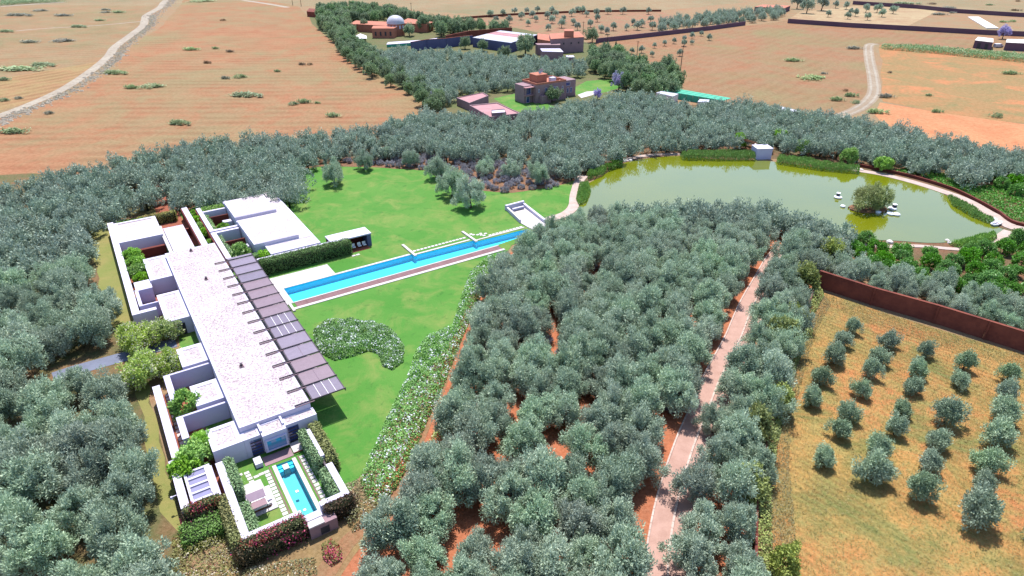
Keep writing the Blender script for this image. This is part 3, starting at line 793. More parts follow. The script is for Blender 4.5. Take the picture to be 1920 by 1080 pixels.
# ------------------------------------------------------------------ walls round the villa
def wall(label, mat, *bs, name='garden_wall'):
    u = min(b[0] for b in bs); v = min(b[2] for b in bs)
    fr = Frame(name, label, 'wall', u, v)
    for b in bs: fr.boxes('wall_run', mat, b)
    return fr
wall('broad white outer wall left of the upper courts', M['white'], (113.0, 159.5, -2.45, -1.3, 0, 2.8), (113.0, 113.95, -1.28, 1.3, 0, 2.8), (157.9, 158.5, -1.28, -0.5, 0, 2.8))
wall('thin shade-tinted lilac walls of the small inner court', M['lilac'], (121.9, 122.3, -1.1, 1.75, 0, 2.8), (116.0, 121.88, -1.1, -0.55, 0, 2.8), (115.6, 115.95, -1.1, 1.9, 0, 2.8))
wall('long white wall with stepping stones behind it', M['white'], (72.6, 89.8, -2.45, -1.5, 0, 2.7), (63.7, 72.58, -2.9, -2.0, 0, 2.6))
wall('shade-tinted lilac wall enclosing the upper yard beside the villa', M['lilac'], (91.25, 91.6, 0.1, 5.68, 0, 2.8), (83.6, 91.6, -0.75, 0.08, 0, 2.8))
wall('shade-tinted lilac wall enclosing the lower yard beside the villa', M['lilac'], (80.3, 80.65, 0.1, 5.68, 0, 2.8), (75.6, 80.65, -0.75, 0.08, 0, 2.8))
wall('low red planter wall across the side court', M['redwall'], (142.4, 143.2, 1.7, 6.7, 0, 1.9))
wall('white wall right of the entrance drive with bushes behind', M['white'], (136.0, 160.0, 12.85, 14.0, 0, 2.8))
wall('dark red wall facing the entrance trench', M['redwall'], (134.6, 160.0, 12.6, 12.83, 0, 2.7))
wall('red wall below the annex gardens', M['redwall'], (124.0, 158.0, 15.3, 15.58, 0, 2.5))
fr = Frame('garage', 'white flat-roofed garage wing at the top of the villa', 'garage', 146, -1.2)
block(fr, 146.0, 157.85, -1.25, 7.0, 3.0, roofmat=M['gravel_pale'], rim=0.7)
fr.boxes('groove', M['mauve'], (156.9, 157.05, -0.4, 6.2, 2.925, 2.96))
fr = Frame('canopy', 'white box canopy behind the side court trees', 'canopy', 122.4, -1.0)
fr.boxes('top', M['white'], (122.4, 126.1, -0.9, 1.8, 2.5, 2.6))
for (a, b) in ((122.5, -0.8), (122.5, 1.6), (125.9, -0.8), (125.9, 1.6)):
    fr.boxes('post', M['white'], (a, a + .15, b, b + .15, 0, 2.49))
fr.boxes('rim', M['darkbeam'], (122.38, 122.48, -0.6, 1.5, 2.61, 2.68))

# annex with two garden courts
an = Frame('annex', 'white guest annex with two raised roof slabs beside the lawn', 'annex', 123.3, 21.6)
block(an, 123.3, 128.0, 23.5, 33.6, 3.1, rim=0.4, roofmat=M['gravel_pale'])
block(an, 128.02, 158.5, 21.6, 33.6, 3.1, rim=0.4, roofmat=M['gravel_pale'])
w = an.boxes('raised_roof', M['white'], (144.6, 156.0, 21.55, 30.6, 3.11, 3.86))
an.boxes('roof', M['gravel_pale'], (144.8, 155.8, 21.8, 30.4, 3.862, 3.9), parent=w)
w = an.boxes('raised_roof', M['white'], (127.9, 142.6, 21.5, 30.6, 3.11, 3.86))
an.boxes('roof', M['gravel_pale'], (128.1, 142.4, 21.75, 30.4, 3.862, 3.9), parent=w)
wall('white walls of the far annex garden court', M['white'], (141.9, 157.6, 15.6, 16.5, 0, 2.9), (141.9, 142.7, 16.52, 21.45, 0, 2.9), (154.2, 154.8, 16.52, 21.45, 0, 2.9))
wall('white walls of the near annex garden court', M['white'], (126.2, 141.2, 15.6, 16.6, 0, 2.9), (140.5, 141.2, 16.62, 21.3, 0, 2.9))
for (a, b, lab) in ((147.2, 153.0, 'far'), (131.5, 136.6, 'near')):
    fr = Frame('plunge_terrace', 'timber and red plaster bench unit in the %s annex court' % lab, 'bench', a, 17.0)
    fr.boxes('bench', M['wood'], (a + 1.6, a + 2.4, 17.2, 20.6, 0, 0.9))
    fr.boxes('back', M['redwall'], (a + 4.0, a + 4.3, 17.2, 21.3, 0, 2.5))
    fr.boxes('block', M['white'], (a + 0.1, a + 1.5, 19.4, 21.2, 0, 2.2))

# pavilion beside the hedge
pv = Frame('pavilion', 'white flat-roofed garden pavilion open to the pool side', 'pavilion', 120.6, 35.4)
pv.boxes('roof', M['white'], (122.2, 125.9, 35.4, 44.3, 2.75, 3.0))
pv.boxes('hatch', M['fabric'], (122.6, 124.2, 36.2, 38.8, 3.01, 3.1))
pv.boxes('back_wall', M['redwall'], (125.5, 125.8, 35.5, 43.8, 0, 2.74))
pv.boxes('end_wall', M['slateblue'], (122.3, 125.48, 43.3, 44.2, 0, 2.74))
pv.boxes('inner_wall', M['redwall'], (122.3, 125.48, 39.0, 39.3, 0, 2.74))
pv.boxes('floor', M['redfloor'], (121.0, 125.48, 39.32, 43.28, 0, 0.12))
for i, v in enumerate((39.9, 41.2, 42.3)):
    c = Frame('lounge_chair', ['pale lounge chair at the hedge end of the pavilion', 'pale lounge chair in the middle of the pavilion', 'pale lounge chair at the blue end wall of the pavilion'][i], 'chair', 122.4, v, 0.12, 'lounge chairs in the pavilion')
    c.boxes('seat', M['fabric'], (122.3, 123.0, v, v + .7, 0.45, 0.6))
    c.boxes('backrest', M['fabric'], (122.95, 123.1, v, v + .7, 0.61, 1.15))
    for du in (0.02, 0.6):
        for dv in (0.02, 0.62):
            c.boxes('leg', M['wood'], (122.3 + du, 122.36 + du, v + dv, v + dv + .06, 0.12, 0.44))
for k, v in enumerate((38.6, 39.5)):
    sl = Frame('stone_step', ['white step slab at the hedge end of the pavilion', 'white step slab in front of the open pavilion'][k], 'step', 119.6, v, 0)
    sl.boxes('slab', M['terrace'], (119.2, 119.8, v, v + .75, 0, 0.14))

# walled pool court
wall('left white wall of the small pool court', M['white'], (56.4, 69.3, 1.85, 2.7, 0, 2.4))
wall('front white wall of the small pool court under the bougainvillea', M['white'], (55.65, 56.38, 1.85, 8.35, 0, 2.4))
wall('right white wall and corner of the small pool court', M['white'], (55.65, 56.38, 10.5, 13.95, 0, 2.4), (56.4, 61.7, 13.15, 13.95, 0, 2.4))
wall('short white wall between the two hedges right of the court', M['white'], (63.4, 69.2, 13.1, 13.6, 0, 2.4))
fr = Frame('gate_block', 'dark blue gate between the court walls', 'gate', 61.9, 13.1)
fr.boxes('leaf', M['slateblue'], (61.9, 63.2, 13.2, 13.35, 0, 1.7))
fr.boxes('leaf_rail', M['darkbeam'], (61.85, 63.25, 13.15, 13.4, 1.71, 1.8))
fr = Frame('terrace_deck', 'white daybed platform in the small pool court', 'platform', 60.4, 3.7)
fr.prism('slab', M['terrace'], [(66.1, 3.7), (66.1, 6.05), (64.5, 6.1), (64.5, 6.68), (60.4, 6.68), (60.4, 3.7)], 0.0, 0.22)
cb = Frame('daybed', 'shaded daybed with mauve awning on the white platform', 'daybed', 61.0, 4.0, 0.22)
cb.boxes('mattress', M['fabric'], (61.0, 63.2, 4.1, 6.0, 0.45, 0.75))
cb.boxes('frame', M['wood'], (60.95, 63.25, 4.05, 6.05, 0.22, 0.44))
cb.boxes('awning', M['canvas'], (61.2, 62.6, 3.7, 5.75, 1.82, 1.87))
cb.boxes('awning', M['mauve'], (60.1, 61.15, 3.7, 5.6, 1.66, 1.71), label='darker lower half of the mauve awning')
for (a, b) in ((60.2, 3.8), (62.4, 3.8), (60.2, 5.5), (62.4, 5.55)):
    cb.boxes('post', M['darkbeam'], (a, a + .07, b, b + .07, 0.22, 1.65))
cb.boxes('pillow', M['white'], (61.3, 61.7, 5.82, 6.3, 0.76, 1.0))
fr = Frame('side_table', 'small white round table beside the court hedge', 'table', 62.6, 3.1)
fr.boxes('top', M['white'], (62.4, 62.9, 2.95, 3.45, 0.6, 0.66))
fr.boxes('leg', M['darkbeam'], (62.62, 62.68, 3.17, 3.23, 0, 0.6))
fr = Frame('planter', 'white cube planter on the court lawn by the house wall', 'planter', 68.2, 6.1)
fr.boxes('box', M['white'], (68.2, 69.6, 6.1, 7.0, 0, 0.75))
fr.boxes('base', M['dark'], (68.05, 69.6, 6.15, 6.95, 0, 0.1))
fr = Frame('terrace_deck', 'white step platform in front of the bay window', 'platform', 68.6, 10.6)
fr.boxes('slab', M['terrace'], (68.3, 70.3, 10.9, 12.3, 0, 0.3))
fr.boxes('slab', M['mauve'], (68.0, 69.8, 7.2, 10.8, 0, 0.14))
fr.boxes('rail', M['redwall'], (68.05, 68.15, 10.9, 12.0, 0.3, 0.42))

def stones(label, lst, mat=None):
    fr = Frame('stepping_stones', label, 'path', lst[0][0], lst[0][1])
    for (u, v, du, dv) in lst:
        fr.boxes('stone', mat or M['terrace'], (u - du / 2, u + du / 2, v - dv / 2, v + dv / 2, 0.0, 0.11))
    return fr
stones('white stepping stones left of the small pool', [(67.0 - i * 0.66, 7.05, 0.5, 0.62) for i in range(14)])
stones('white stepping stones right of the small pool', [(67.2 - i * 0.72, 11.6, 0.54, 0.6) for i in range(15)])
stones('white stepping stones leading to the daybed platform', [(68.3, 4.1, .45, .6), (68.2, 4.9, .45, .6), (67.6, 4.95, .45, .6), (67.0, 5.0, .45, .6), (66.4, 5.05, .3, .6), (66.9, 5.75, .45, .6), (67.0, 6.4, .45, .6)])
stones('pale stepping stones behind the long outer wall', [(90.5 - i * 0.92, -0.98, 0.66, 0.5) for i in range(20)])
stones('white stepping stones from first to second pool jetty', [(114.6, 50.6 + i * 0.86, 0.62, 0.66) for i in range(15)])
stones('white stepping stones beyond the second pool jetty', [(115.4, 63.9, .6, .66), (115.5, 64.9, .6, .66), (114.9, 65.2, .6, .66), (114.4, 66.0, .6, .66), (113.9, 66.6, .6, .66), (114.6, 66.9, .6, .66), (113.3, 67.0, .6, .66), (114.0, 67.8, .6, .66)] + [(112.7, 68.2 + i * 0.92, 0.6, 0.7) for i in range(10)])

# slatted service enclosure
cg = Frame('slatted_canopy', 'small white slatted canopy with four lilac panels', 'canopy', 63.9, -1.7)
cg.boxes('rail', M['white'], (63.85, 69.5, -1.75, -1.45, 2.4, 2.62))
cg.boxes('rail', M['white'], (63.85, 69.5, 0.55, 1.2, 2.4, 2.62))
for k in range(5):
    uu = 64.0 + k * 1.3
    cg.boxes('bar', M['white'], (uu, uu + .28, -1.44, 0.54, 2.45, 2.62))
    if k < 4: cg.boxes('panel', M['panel_pale'], (uu + .3, uu + 1.28, -1.43, 0.53, 2.38, 2.44))
for (a, b) in ((63.9, -1.7), (69.2, -1.7), (63.9, 1.0), (69.2, 1.0)):
    cg.boxes('post', M['white'], (a, a + .15, b, b + .15, 0, 2.39))
cg.boxes('side_wall', M['lilac'], (63.9, 69.4, 1.22, 1.4, 0, 2.3))

# brown boundary walls
def px_wall(name, label, cat, pts, ztop, thick, mat, n_seg_len=6.0, zpix=None):
    line = [P(x, y, zpix if zpix is not None else ztop)[:2] for x, y in pts]
    root = thing(name, label, cat, (line[0][0], line[0][1], 0))
    ox, oy = line[0]
    for a, b in zip(line[:-1], line[1:]):
        L = math.hypot(b[0] - a[0], b[1] - a[1]); k = max(1, int(L / n_seg_len))
        ang = math.atan2(b[1] - a[1], b[0] - a[0])
        for i in range(k):
            x0, x1 = L * i / k, L * (i + 1) / k - 0.02
            c, s = math.cos(ang), math.sin(ang)
            pts4 = [(a[0] - ox + c * x - s * y, a[1] - oy + s * x + c * y) for x, y in ((x0, -thick / 2), (x1, -thick / 2), (x1, thick / 2), (x0, thick / 2))]
            if name == 'boundary_wall' and ztop > 3.3:
                cp = [(a[0] - ox + c * x - s * y, a[1] - oy + s * x + c * y) for x, y in ((x0, -thick * .75), (x1, -thick * .75), (x1, thick * .75), (x0, thick * .75))]
                build('coping', MB().prism(cp, ztop + .03, ztop + .12), M['brownwall'], root)
                pq = [(a[0] - ox + c * x - s * y, a[1] - oy + s * x + c * y) for x, y in ((x0, -thick * .95), (x0 + .3, -thick * .95), (x0 + .3, -thick * .52), (x0, -thick * .52))]
                build('pier', MB().prism(pq, 0, ztop - .05), mat, root)
            build('panel', MB().prism(pts4, 0, ztop + random.Random(i * 7 + int(L)).uniform(-0.02, 0.02)), mat, root)
    return root
px_wall('boundary_wall', 'tall brown boundary wall between the lake and the orchard', 'wall', [(1538, 508), (1640, 540), (1760, 573), (1960, 634), (2100, 680)], 3.4, 0.35, M['brownwall'])
px_wall('boundary_wall', 'overgrown brown wall along the left edge of the orchard', 'wall', [(1536, 510), (1510, 590), (1486, 660), (1464, 730), (1442, 810), (1420, 920), (1418, 1079)], 1.6, 0.3, M['brownwall'])
px_wall('boundary_wall', 'long mauve wall crossing the plain at the right', 'wall', [(1478, 35), (1600, 43), (1720, 49), (1850, 56), (2000, 62)], 3.0, 0.5, M['farpurple'], 20)
px_wall('boundary_wall', 'brown wall running from the compound to the silver orchard', 'wall', [(1118, 72), (1220, 61), (1330, 49), (1398, 40)], 2.6, 0.5, M['farpurple'], 16)
px_wall('boundary_wall', 'farthest mauve wall under the horizon fields', 'wall', [(1600, 1.5), (1720, 9), (1800, 17), (1900, 23), (2000, 28)], 3.0, 0.6, M['farpurple'], 30)
px_wall('boundary_wall', 'low wall beyond the dotted red plain', 'wall', [(860, 32), (960, 25), (1100, 19), (1240, 18)], 1.5, 0.5, M['brownwall'], 20)
px_wall('boundary_wall', 'blue grey compound wall left of the warehouse', 'wall', [(770, 79), (800, 74), (836, 72), (886, 66)], 5.0, 0.5, M['slateblue'], 12)
px_wall('boundary_wall', 'brown wall behind the warehouse', 'wall', [(836, 67), (880, 58), (960, 52)], 4.0, 0.5, M['brownwall'], 14)
px_wall('boundary_wall', 'low wall at the foot of the ploughed field beside the palms', 'wall', [(700, 122), (740, 142), (770, 158), (800, 178)], 1.4, 0.4, M['stone'], 6)

# ------------------------------------------------------------------ houses beyond the grove
def windows(fr, face_u, specs, mat=None, proud=0.04):
    for (v0, v1, z0, z1) in specs:
        w = fr.boxes('window', M['white'], (face_u - proud - .02, face_u - .01, v0 - .12, v1 + .12, z0 - .12, z0), (face_u - proud - .02, face_u - .01, v0 - .12, v1 + .12, z1, z1 + .12),
                     (face_u - proud - .02, face_u - .01, v0 - .12, v0, z0, z1), (face_u - proud - .02, face_u - .01, v1, v1 + .12, z0, z1))
        fr.boxes('pane', mat or M['darkglass'], (face_u - .03, face_u - .01, v0, v1, z0, z1), parent=w)

hs = Frame('house', 'two storey mauve house with salmon roof terrace and white dishes', 'house', 208, 146)
hs.boxes('wall', M['mauve'], (208.0, 218.0, 148.0, 162.4, 0, 6.9))
hs.boxes('wing', M['mauve'], (210.6, 217.0, 144.0, 147.98, 0, 6.6))
hs.boxes('wing', M['mauve'], (211.0, 218.5, 162.42, 169.6, 0, 6.4))
hs.boxes('roof', M['salmonwall'], (208.3, 217.7, 148.3, 162.1, 6.9, 6.95))
pr = hs.boxes('parapet', M['salmonwall'], (208.0, 208.3, 148.0, 162.4, 6.9, 7.6), (217.7, 218.0, 148.0, 162.4, 6.9, 7.6), (208.3, 217.7, 148.0, 148.3, 6.9, 7.6), (208.3, 217.7, 162.1, 162.4, 6.9, 7.6))
hs.boxes('stair_tower', M['salmonwall'], (211.5, 216.5, 150.5, 155.4, 6.96, 9.6))
hs.boxes('tower_rim', M['salmonwall'], (211.3, 216.7, 150.3, 155.6, 9.61, 9.9))
hs.boxes('chimney', M['salmonwall'], (209.5, 210.3, 159.0, 159.9, 6.96, 8.3))
hs.boxes('roof_box', M['white'], (209.4, 211.4, 156.2, 158.4, 6.96, 8.6))
hs.boxes('balcony', M['pinkroof'], (209.2, 210.58, 143.8, 147.8, 3.0, 3.25))
hs.boxes('eave', M['pinkroof'], (209.0, 210.58, 143.6, 148.1, 6.0, 6.25))
hs.boxes('post', M['mauve'], (209.3, 209.6, 143.9, 144.2, 3.26, 5.99))
hs.boxes('porch', M['mauve'], (206.2, 207.98, 149.5, 153.8, 0, 3.0))
windows(hs, 208.0, [(152.2, 152.9, 4.0, 5.4), (156.2, 156.9, 4.1, 5.4), (157.3, 157.9, 4.1, 5.4), (160.4, 160.9, 4.3, 5.2), (157.0, 157.5, 1.2, 2.0), (158.3, 158.8, 1.2, 2.0), (149.0, 149.4, 4.2, 5.2)])
windows(hs, 210.6, [(144.9, 147.0, 3.4, 5.6), (145.2, 146.4, 0.3, 2.4)])
windows(hs, 211.0, [(163.4, 164.2, 1.6, 3.4), (165.2, 166.0, 1.6, 3.4), (166.9, 167.7, 1.6, 3.4), (164.4, 166.6, 4.4, 5.6)])
for k, (u, v) in enumerate(((213.4, 153.0), (214.5, 154.4))):
    dd = hs.boxes('dish_mount', M['darkbeam'], (u - .08, u + .08, v - .08, v + .08, 9.91, 10.5))
    dm = MB(); R = 0.8
    for ri, r in enumerate((0.05, 0.45, 0.8)):
        for j in range(12):
            t = j * math.pi / 6
            dm.v.append((r * math.cos(t), -0.5 - 0.35 * (r / R) ** 2 + 0.3, r * math.sin(t)))
    for ri in range(2):
        for j in range(12):
            jj = (j + 1) % 12
            dm.f.append([ri * 12 + j, ri * 12 + jj, (ri + 1) * 12 + jj, (ri + 1) * 12 + j]); dm.m.append(0)
    build('dish', dm, M['metalwhite'], dd, (v - hs.v, u - hs.u, 10.9))

o1 = Frame('outbuilding', 'low mauve outbuilding with pink roof and white hatch', 'outbuilding', 197, 126)
def low_house(fr, px, h, z0h=0.0, mat=None, roof=None):
    a, b, c, d = [P(x, y, h) for x, y in px]
    base = fr.root.location
    cs, sn = math.cos(-ROT), math.sin(-ROT)
    def loc(p):
        x, y = p[0] - base[0], p[1] - base[1]
        return (x * cs - y * sn, x * sn + y * cs)
    pts = [loc(p) for p in (a, b, c, d)]
    build('wall', MB().prism(pts, 0, h - 0.35), mat or M['mauve'], fr.root)
    cx = sum(p[0] for p in pts) / 4; cy = sum(p[1] for p in pts) / 4
    inner = [(cx + (p[0] - cx) * .94, cy + (p[1] - cy) * .94) for p in pts]
    build('roof', MB().prism(inner, h - 0.349, h - 0.25), roof or M['pinkroof'], fr.root)
    for i in range(4):
        j = (i + 1) % 4
        build('parapet', MB().prism([pts[i], pts[j], inner[j], inner[i]], h - 0.349, h), mat or M['mauve'], fr.root)
    return pts
low_house(o1, [(880, 197), (932, 192), (976, 212), (919, 219)], 3.2)
p_ = low_house(o1, [(921, 206), (946, 204), (949, 210), (922, 212)], 4.2, mat=M['mauve'], roof=M['white'])
a_ = P(856, 183, 3); o2 = thing('outbuilding', 'small mauve outbuilding left of the two storey house', 'outbuilding', (a_[0], a_[1], 0), ROT)
class _F: pass
o2f = _F(); o2f.root = o2
low_house(o2f, [(856, 183), (905, 173), (916, 179), (880, 193)], 3.0)

# warehouse with pale pitched sheet roof
wp = [P(886, 70, 5.2), P(958, 80, 5.2), P(1008, 65, 5.2), P(938, 57, 5.2)]
wr = thing('warehouse', 'big blue grey warehouse under a wide pale sheet roof', 'warehouse', (wp[0][0], wp[0][1], 0))
wpl = [(p[0] - wp[0][0], p[1] - wp[0][1]) for p in wp]
build('wall', MB().prism(wpl, 0, 5.0), M['slateblue'], wr)
for i in range(12):
    t0, t1 = i / 12, (i + 1) / 12 - 0.004
    q = [tuple(wpl[0][k] * (1 - t) + wpl[3][k] * t for k in (0, 1)) for t in (t0, t1)]
    r = [tuple(wpl[1][k] * (1 - t) + wpl[2][k] * t for k in (0, 1)) for t in (t0, t1)]
    build('roof_sheet', MB().prism([q[0], r[0], r[1], q[1]], 5.01, 5.16 + 0.05 * (i % 2)), M['metalwhite'] if (i < 6 or i > 9) else M['pinkroof'], wr)

def px_house(name, label, cat, corners, h, wallm, roofm, parts=()):
    c = [P(x, y, h) for x, y in corners]
    r = thing(name, label, cat, (c[0][0], c[0][1], 0))
    pl = [(p[0] - c[0][0], p[1] - c[0][1]) for p in c]
    build('wall', MB().prism(pl, 0, h), wallm, r)
    cx = sum(p[0] for p in pl) / len(pl); cy = sum(p[1] for p in pl) / len(pl)
    build('roof', MB().prism([(cx + (p[0] - cx) * 1.015, cy + (p[1] - cy) * 1.015) for p in pl], h + 0.01, h + 0.25), roofm, r)
    for (nm, crn, z0, z1, mt) in parts:
        q = [P(x, y, z1) for x, y in crn]
        build(nm, MB().prism([(p[0] - c[0][0], p[1] - c[0][1]) for p in q], z0, z1), mt, r)
    return r, c
def face_windows(r, c, i, j, n, z0, z1, w=0.9, mat=None, name='window'):
    ax, ay = c[i][0] - c[0][0], c[i][1] - c[0][1]; bx, by = c[j][0] - c[0][0], c[j][1] - c[0][1]
    L = math.hypot(bx - ax, by - ay); ux, uy = (bx - ax) / L, (by - ay) / L
    nx, ny = uy, -ux
    if ny > 0: nx, ny = -nx, -ny
    for k in range(n):
        t = L * (k + 0.7) / (n + 0.4)
        q = [(ax + ux * (t + s) + nx * d, ay + uy * (t + s) + ny * d) for s, d in ((-w / 2, .02), (w / 2, .02), (w / 2, .12), (-w / 2, .12))]
        build(name, MB().prism(q, z0, z1), mat or M['dark'], r)
r, c = px_house('townhouse', 'purple block house right of the warehouse with a square roof tower', 'house', [(1033, 74), (1095, 70), (1085, 60), (1030, 64)], 7.5, M['mauve'], M['salmonwall'],
    [('roof_tower', [(1058, 58), (1076, 58), (1075, 54.5), (1058, 54.5)], 7.76, 11.0, M['salmonwall'])])
face_windows(r, c, 0, 1, 4, 4.5, 5.4, 0.8)
px_house('house', 'salmon link building between warehouse and block house', 'house', [(1008, 74), (1034, 78), (1030, 66), (1008, 63)], 5.5, M['salmonwall'], M['salmonwall'])
px_house('outbuilding', 'low white-roofed store in front of the block house', 'outbuilding', [(1017, 97), (1056, 98), (1050, 92), (1013, 92)], 4.0, M['mauve'], M['white'])
px_house('outbuilding', 'mauve annex with grey roof beside the warehouse', 'outbuilding', [(1008, 85), (1050, 85), (1050, 82), (1004, 82)], 5.0, M['mauve'], M['mauve'])
px_house('shelter', 'tiny white-roofed shelter below the block house', 'shelter', [(1063, 108), (1077, 108), (1075, 105), (1061, 105)], 2.5, M['mauve'], M['white'])
r, c = px_house('house', 'salmon house in front of the white dome', 'house', [(697, 54), (738, 54), (748, 49), (700, 49)], 5.5, M['salmonwall'], M['salmonwall'])
face_windows(r, c, 0, 1, 4, 1.5, 3.8, 1.0)
px_house('house', 'orange walled terrace house behind the white dome', 'house', [(748, 44), (800, 46), (812, 42), (765, 35)], 5.0, M['salmonwall'], M['salmonwall'])
r, c = px_house('house', 'small salmon house at the left end of the domed compound', 'house', [(653, 46), (668, 46), (690, 41), (668, 39)], 4.5, M['salmonwall'], M['salmonwall'])
px_house('house', 'salmon wing stretching left of the white dome', 'house', [(670, 46), (728, 49), (742, 42), (690, 40)], 4.5, M['salmonwall'], M['salmonwall'])
# the dome
dc = P(742, 47, 6)
dr = thing('domed_hall', 'white domed hall in the salmon compound', 'dome', (dc[0], dc[1], 0))
mb = MB(); n = 20; RD = 5.7
mb.tube([(0, 0, 0), (0, 0, 7.0)], [RD * 0.93, RD * 0.93], n)
build('drum', mb, M['salmonwall'], dr)
mb = MB()
rings = [(RD * math.cos(t), 7.01 + RD * 0.85 * math.sin(t)) for t in [k * math.pi / 2 / 7 for k in range(8)]]
for (rr, zz) in rings:
    for j in range(n):
        a = 2 * math.pi * j / n
        mb.v.append((max(rr, .02) * math.cos(a), max(rr, .02) * math.sin(a), zz))
for i in range(7):
    for j in range(n):
        jj = (j + 1) % n
        mb.f.append([i * n + j, i * n + jj, (i + 1) * n + jj, (i + 1) * n + j]); mb.m.append(0)
dome = build('dome', mb, M['metalwhite'], dr)
for p in dome.data.polygons: p.use_smooth = True
for k in range(6):
    a = -2.6 + k * 0.42
    x, y = RD * .95 * math.cos(a), RD * .95 * math.sin(a)
    build('window', MB().box(x - .5, x + .5, y - .25, y + .1, 4.2, 6.2), M['white'], dr)
# pale pavilion and pool terrace of the compound
r, c = px_house('gazebo', 'white peaked garden tent left of the domed compound', 'gazebo', [(666, 72), (686, 72), (686, 68), (668, 68)], 3.2, M['redwall'], M['white'])
q = P(676, 67, 4)
mb = MB(); b4 = [P(664, 72, 3.5), P(688, 72, 3.5), P(687, 67, 3.5), P(667, 67, 3.5)]
mb.v = [(p[0] - c[0][0], p[1] - c[0][1], 3.5) for p in b4] + [(q[0] - c[0][0], q[1] - c[0][1], 5.2)]
mb.f = [[0, 1, 4], [1, 2, 4], [2, 3, 4], [3, 0, 4]]; mb.m = [0] * 4
build('canopy', mb, M['fabric'], r)
px_house('pool_terrace', 'white terrace with turquoise pool below the domed compound', 'terrace', [(725, 84), (783, 80), (787, 76), (728, 80)], 1.5, M['greennet'], M['white'], [])
px_house('pool_terrace', 'pale terrace strip beside the blue grey compound wall', 'terrace', [(786, 79), (818, 74), (820, 72), (788, 76)], 1.5, M['stone'], M['white'], [])

# green tunnel and white sheds
gp = [P(1244, 170, 2.4), P(1262, 165, 2.4), P(1372, 184, 2.4), P(1358, 189, 2.4)]
gr = thing('greenhouse', 'long turquoise net tunnel at the edge of the olive belt', 'greenhouse', (gp[0][0], gp[0][1], 0))
gl = [(p[0] - gp[0][0], p[1] - gp[0][1]) for p in gp]
for i in range(10):
    t0, t1 = i / 10, (i + 1) / 10 - 0.006
    def lerp(a, b, t): return tuple(a[k] * (1 - t) + b[k] * t for k in (0, 1))
    build('roof_panel', MB().prism([lerp(gl[0], gl[3], t0), lerp(gl[0], gl[3], t1), lerp(gl[1], gl[2], t1), lerp(gl[1], gl[2], t0)], 2.3, 2.42), M['greennet'], gr)
    build('side_panel', MB().prism([lerp(gl[0], gl[3], t0), lerp(gl[0], gl[3], t1), tuple(x + .15 for x in lerp(gl[0], gl[3], t1)), tuple(x + .15 for x in lerp(gl[0], gl[3], t0))], 0, 2.29), M['greennet'], gr)
px_house('shed', 'flat white shed beside the turquoise tunnel', 'shed', [(1230, 175), (1262, 182), (1272, 177), (1240, 172)], 2.6, M['stone'], M['metalwhite'])
px_house('shed', 'narrow white roof poking out of the olives right of the tunnel', 'shed', [(1452, 203), (1474, 212), (1500, 209), (1460, 200)], 2.6, M['farpurple'], M['metalwhite'])
px_house('shed', 'white shed roof half hidden by olives below the tunnel', 'shed', [(1308, 192), (1328, 193), (1330, 188), (1312, 187)], 2.4, M['stone'], M['metalwhite'])
r, c = px_house('farmhouse', 'small mauve farmhouse with two dark doorways at the right edge', 'house', [(1828, 76), (1862, 80), (1862, 73), (1834, 70)], 4.0, M['farpurple'], M['stone'])
face_windows(r, c, 0, 1, 2, 0.2, 3.0, 1.6, name='door')
r, c = px_house('farmhouse', 'mauve farmhouse with pale roof pads at the far right edge', 'house', [(1886, 80), (1925, 82), (1925, 75), (1888, 74)], 4.0, M['farpurple'], M['stone'])
px_house('building_plot', 'pale flat foundation strip behind the long mauve wall', 'foundation', [(1815, 32), (1835, 32), (1872, 53), (1850, 53)], 0.4, M['stone'], M['stone'])
px_house('gatehouse', 'brown flat building beside the silver orchard', 'building', [(1415, 13), (1470, 16), (1482, 11), (1430, 9)], 3.5, M['farpurple'], M['salmonwall'])
px_house('hut', 'small brown hut on the edge of the far palms', 'hut', [(575, 22), (595, 24), (598, 18), (580, 16)], 3.5, M['brownwall'], M['brownwall'])
# van by the farmhouse
vl = P(1871, 89)
vr = thing('van', 'white van parked between the two farmhouses', 'van', vl, 0.2)
mb = MB().prism([(-2.6, 0.3), (2.6, 0.3), (2.6, 1.2), (1.6, 1.3), (0.9, 2.1), (-2.6, 2.1)], -0.95, 0.95)
mb.v = [(x, z, y) for x, y, z in mb.v]
build('body', mb, M['plastic'], vr)
build('windscreen', MB().box(1.0, 1.55, -0.97, -0.955, 1.35, 1.9), M['darkglass'], vr)
for x in (-1.7, 1.7):
    for y in (-1.0, 0.8):
        build('wheel', MB().tube([(x, y, 0.35), (x, y + .2, 0.35)], [.35, .35], 10), M['dark'], vr)

# concrete box and footbridge on the far shore
bx = P(1431, 299)
br = thing('pump_house', 'square lilac concrete box standing in the far edge of the lake', 'pump house', bx, 0.08)
build('wall', MB().box(-2.35, 2.35, 0, 4.0, 0, 3.1), M['lilac'], br)
build('roof', MB().box(-2.45, 2.45, -0.1, 4.1, 3.11, 3.3), M['white'], br)
g1 = thing('footbridge', 'narrow plank footbridge from the bank to the concrete box', 'footbridge', (bx[0] - 1.4, bx[1] + 4.2, 3.0), 0.55)
for k in range(8):
    build('plank', MB().box(-0.5, 0.5, k * 1.0, k * 1.0 + .96, 0.28, 0.36), M['stone'], g1)
for x in (-0.65, 0.55):
    build('handrail', MB().box(x, x + .1, 0, 7.9, 0.36, 0.75), M['wood'], g1)

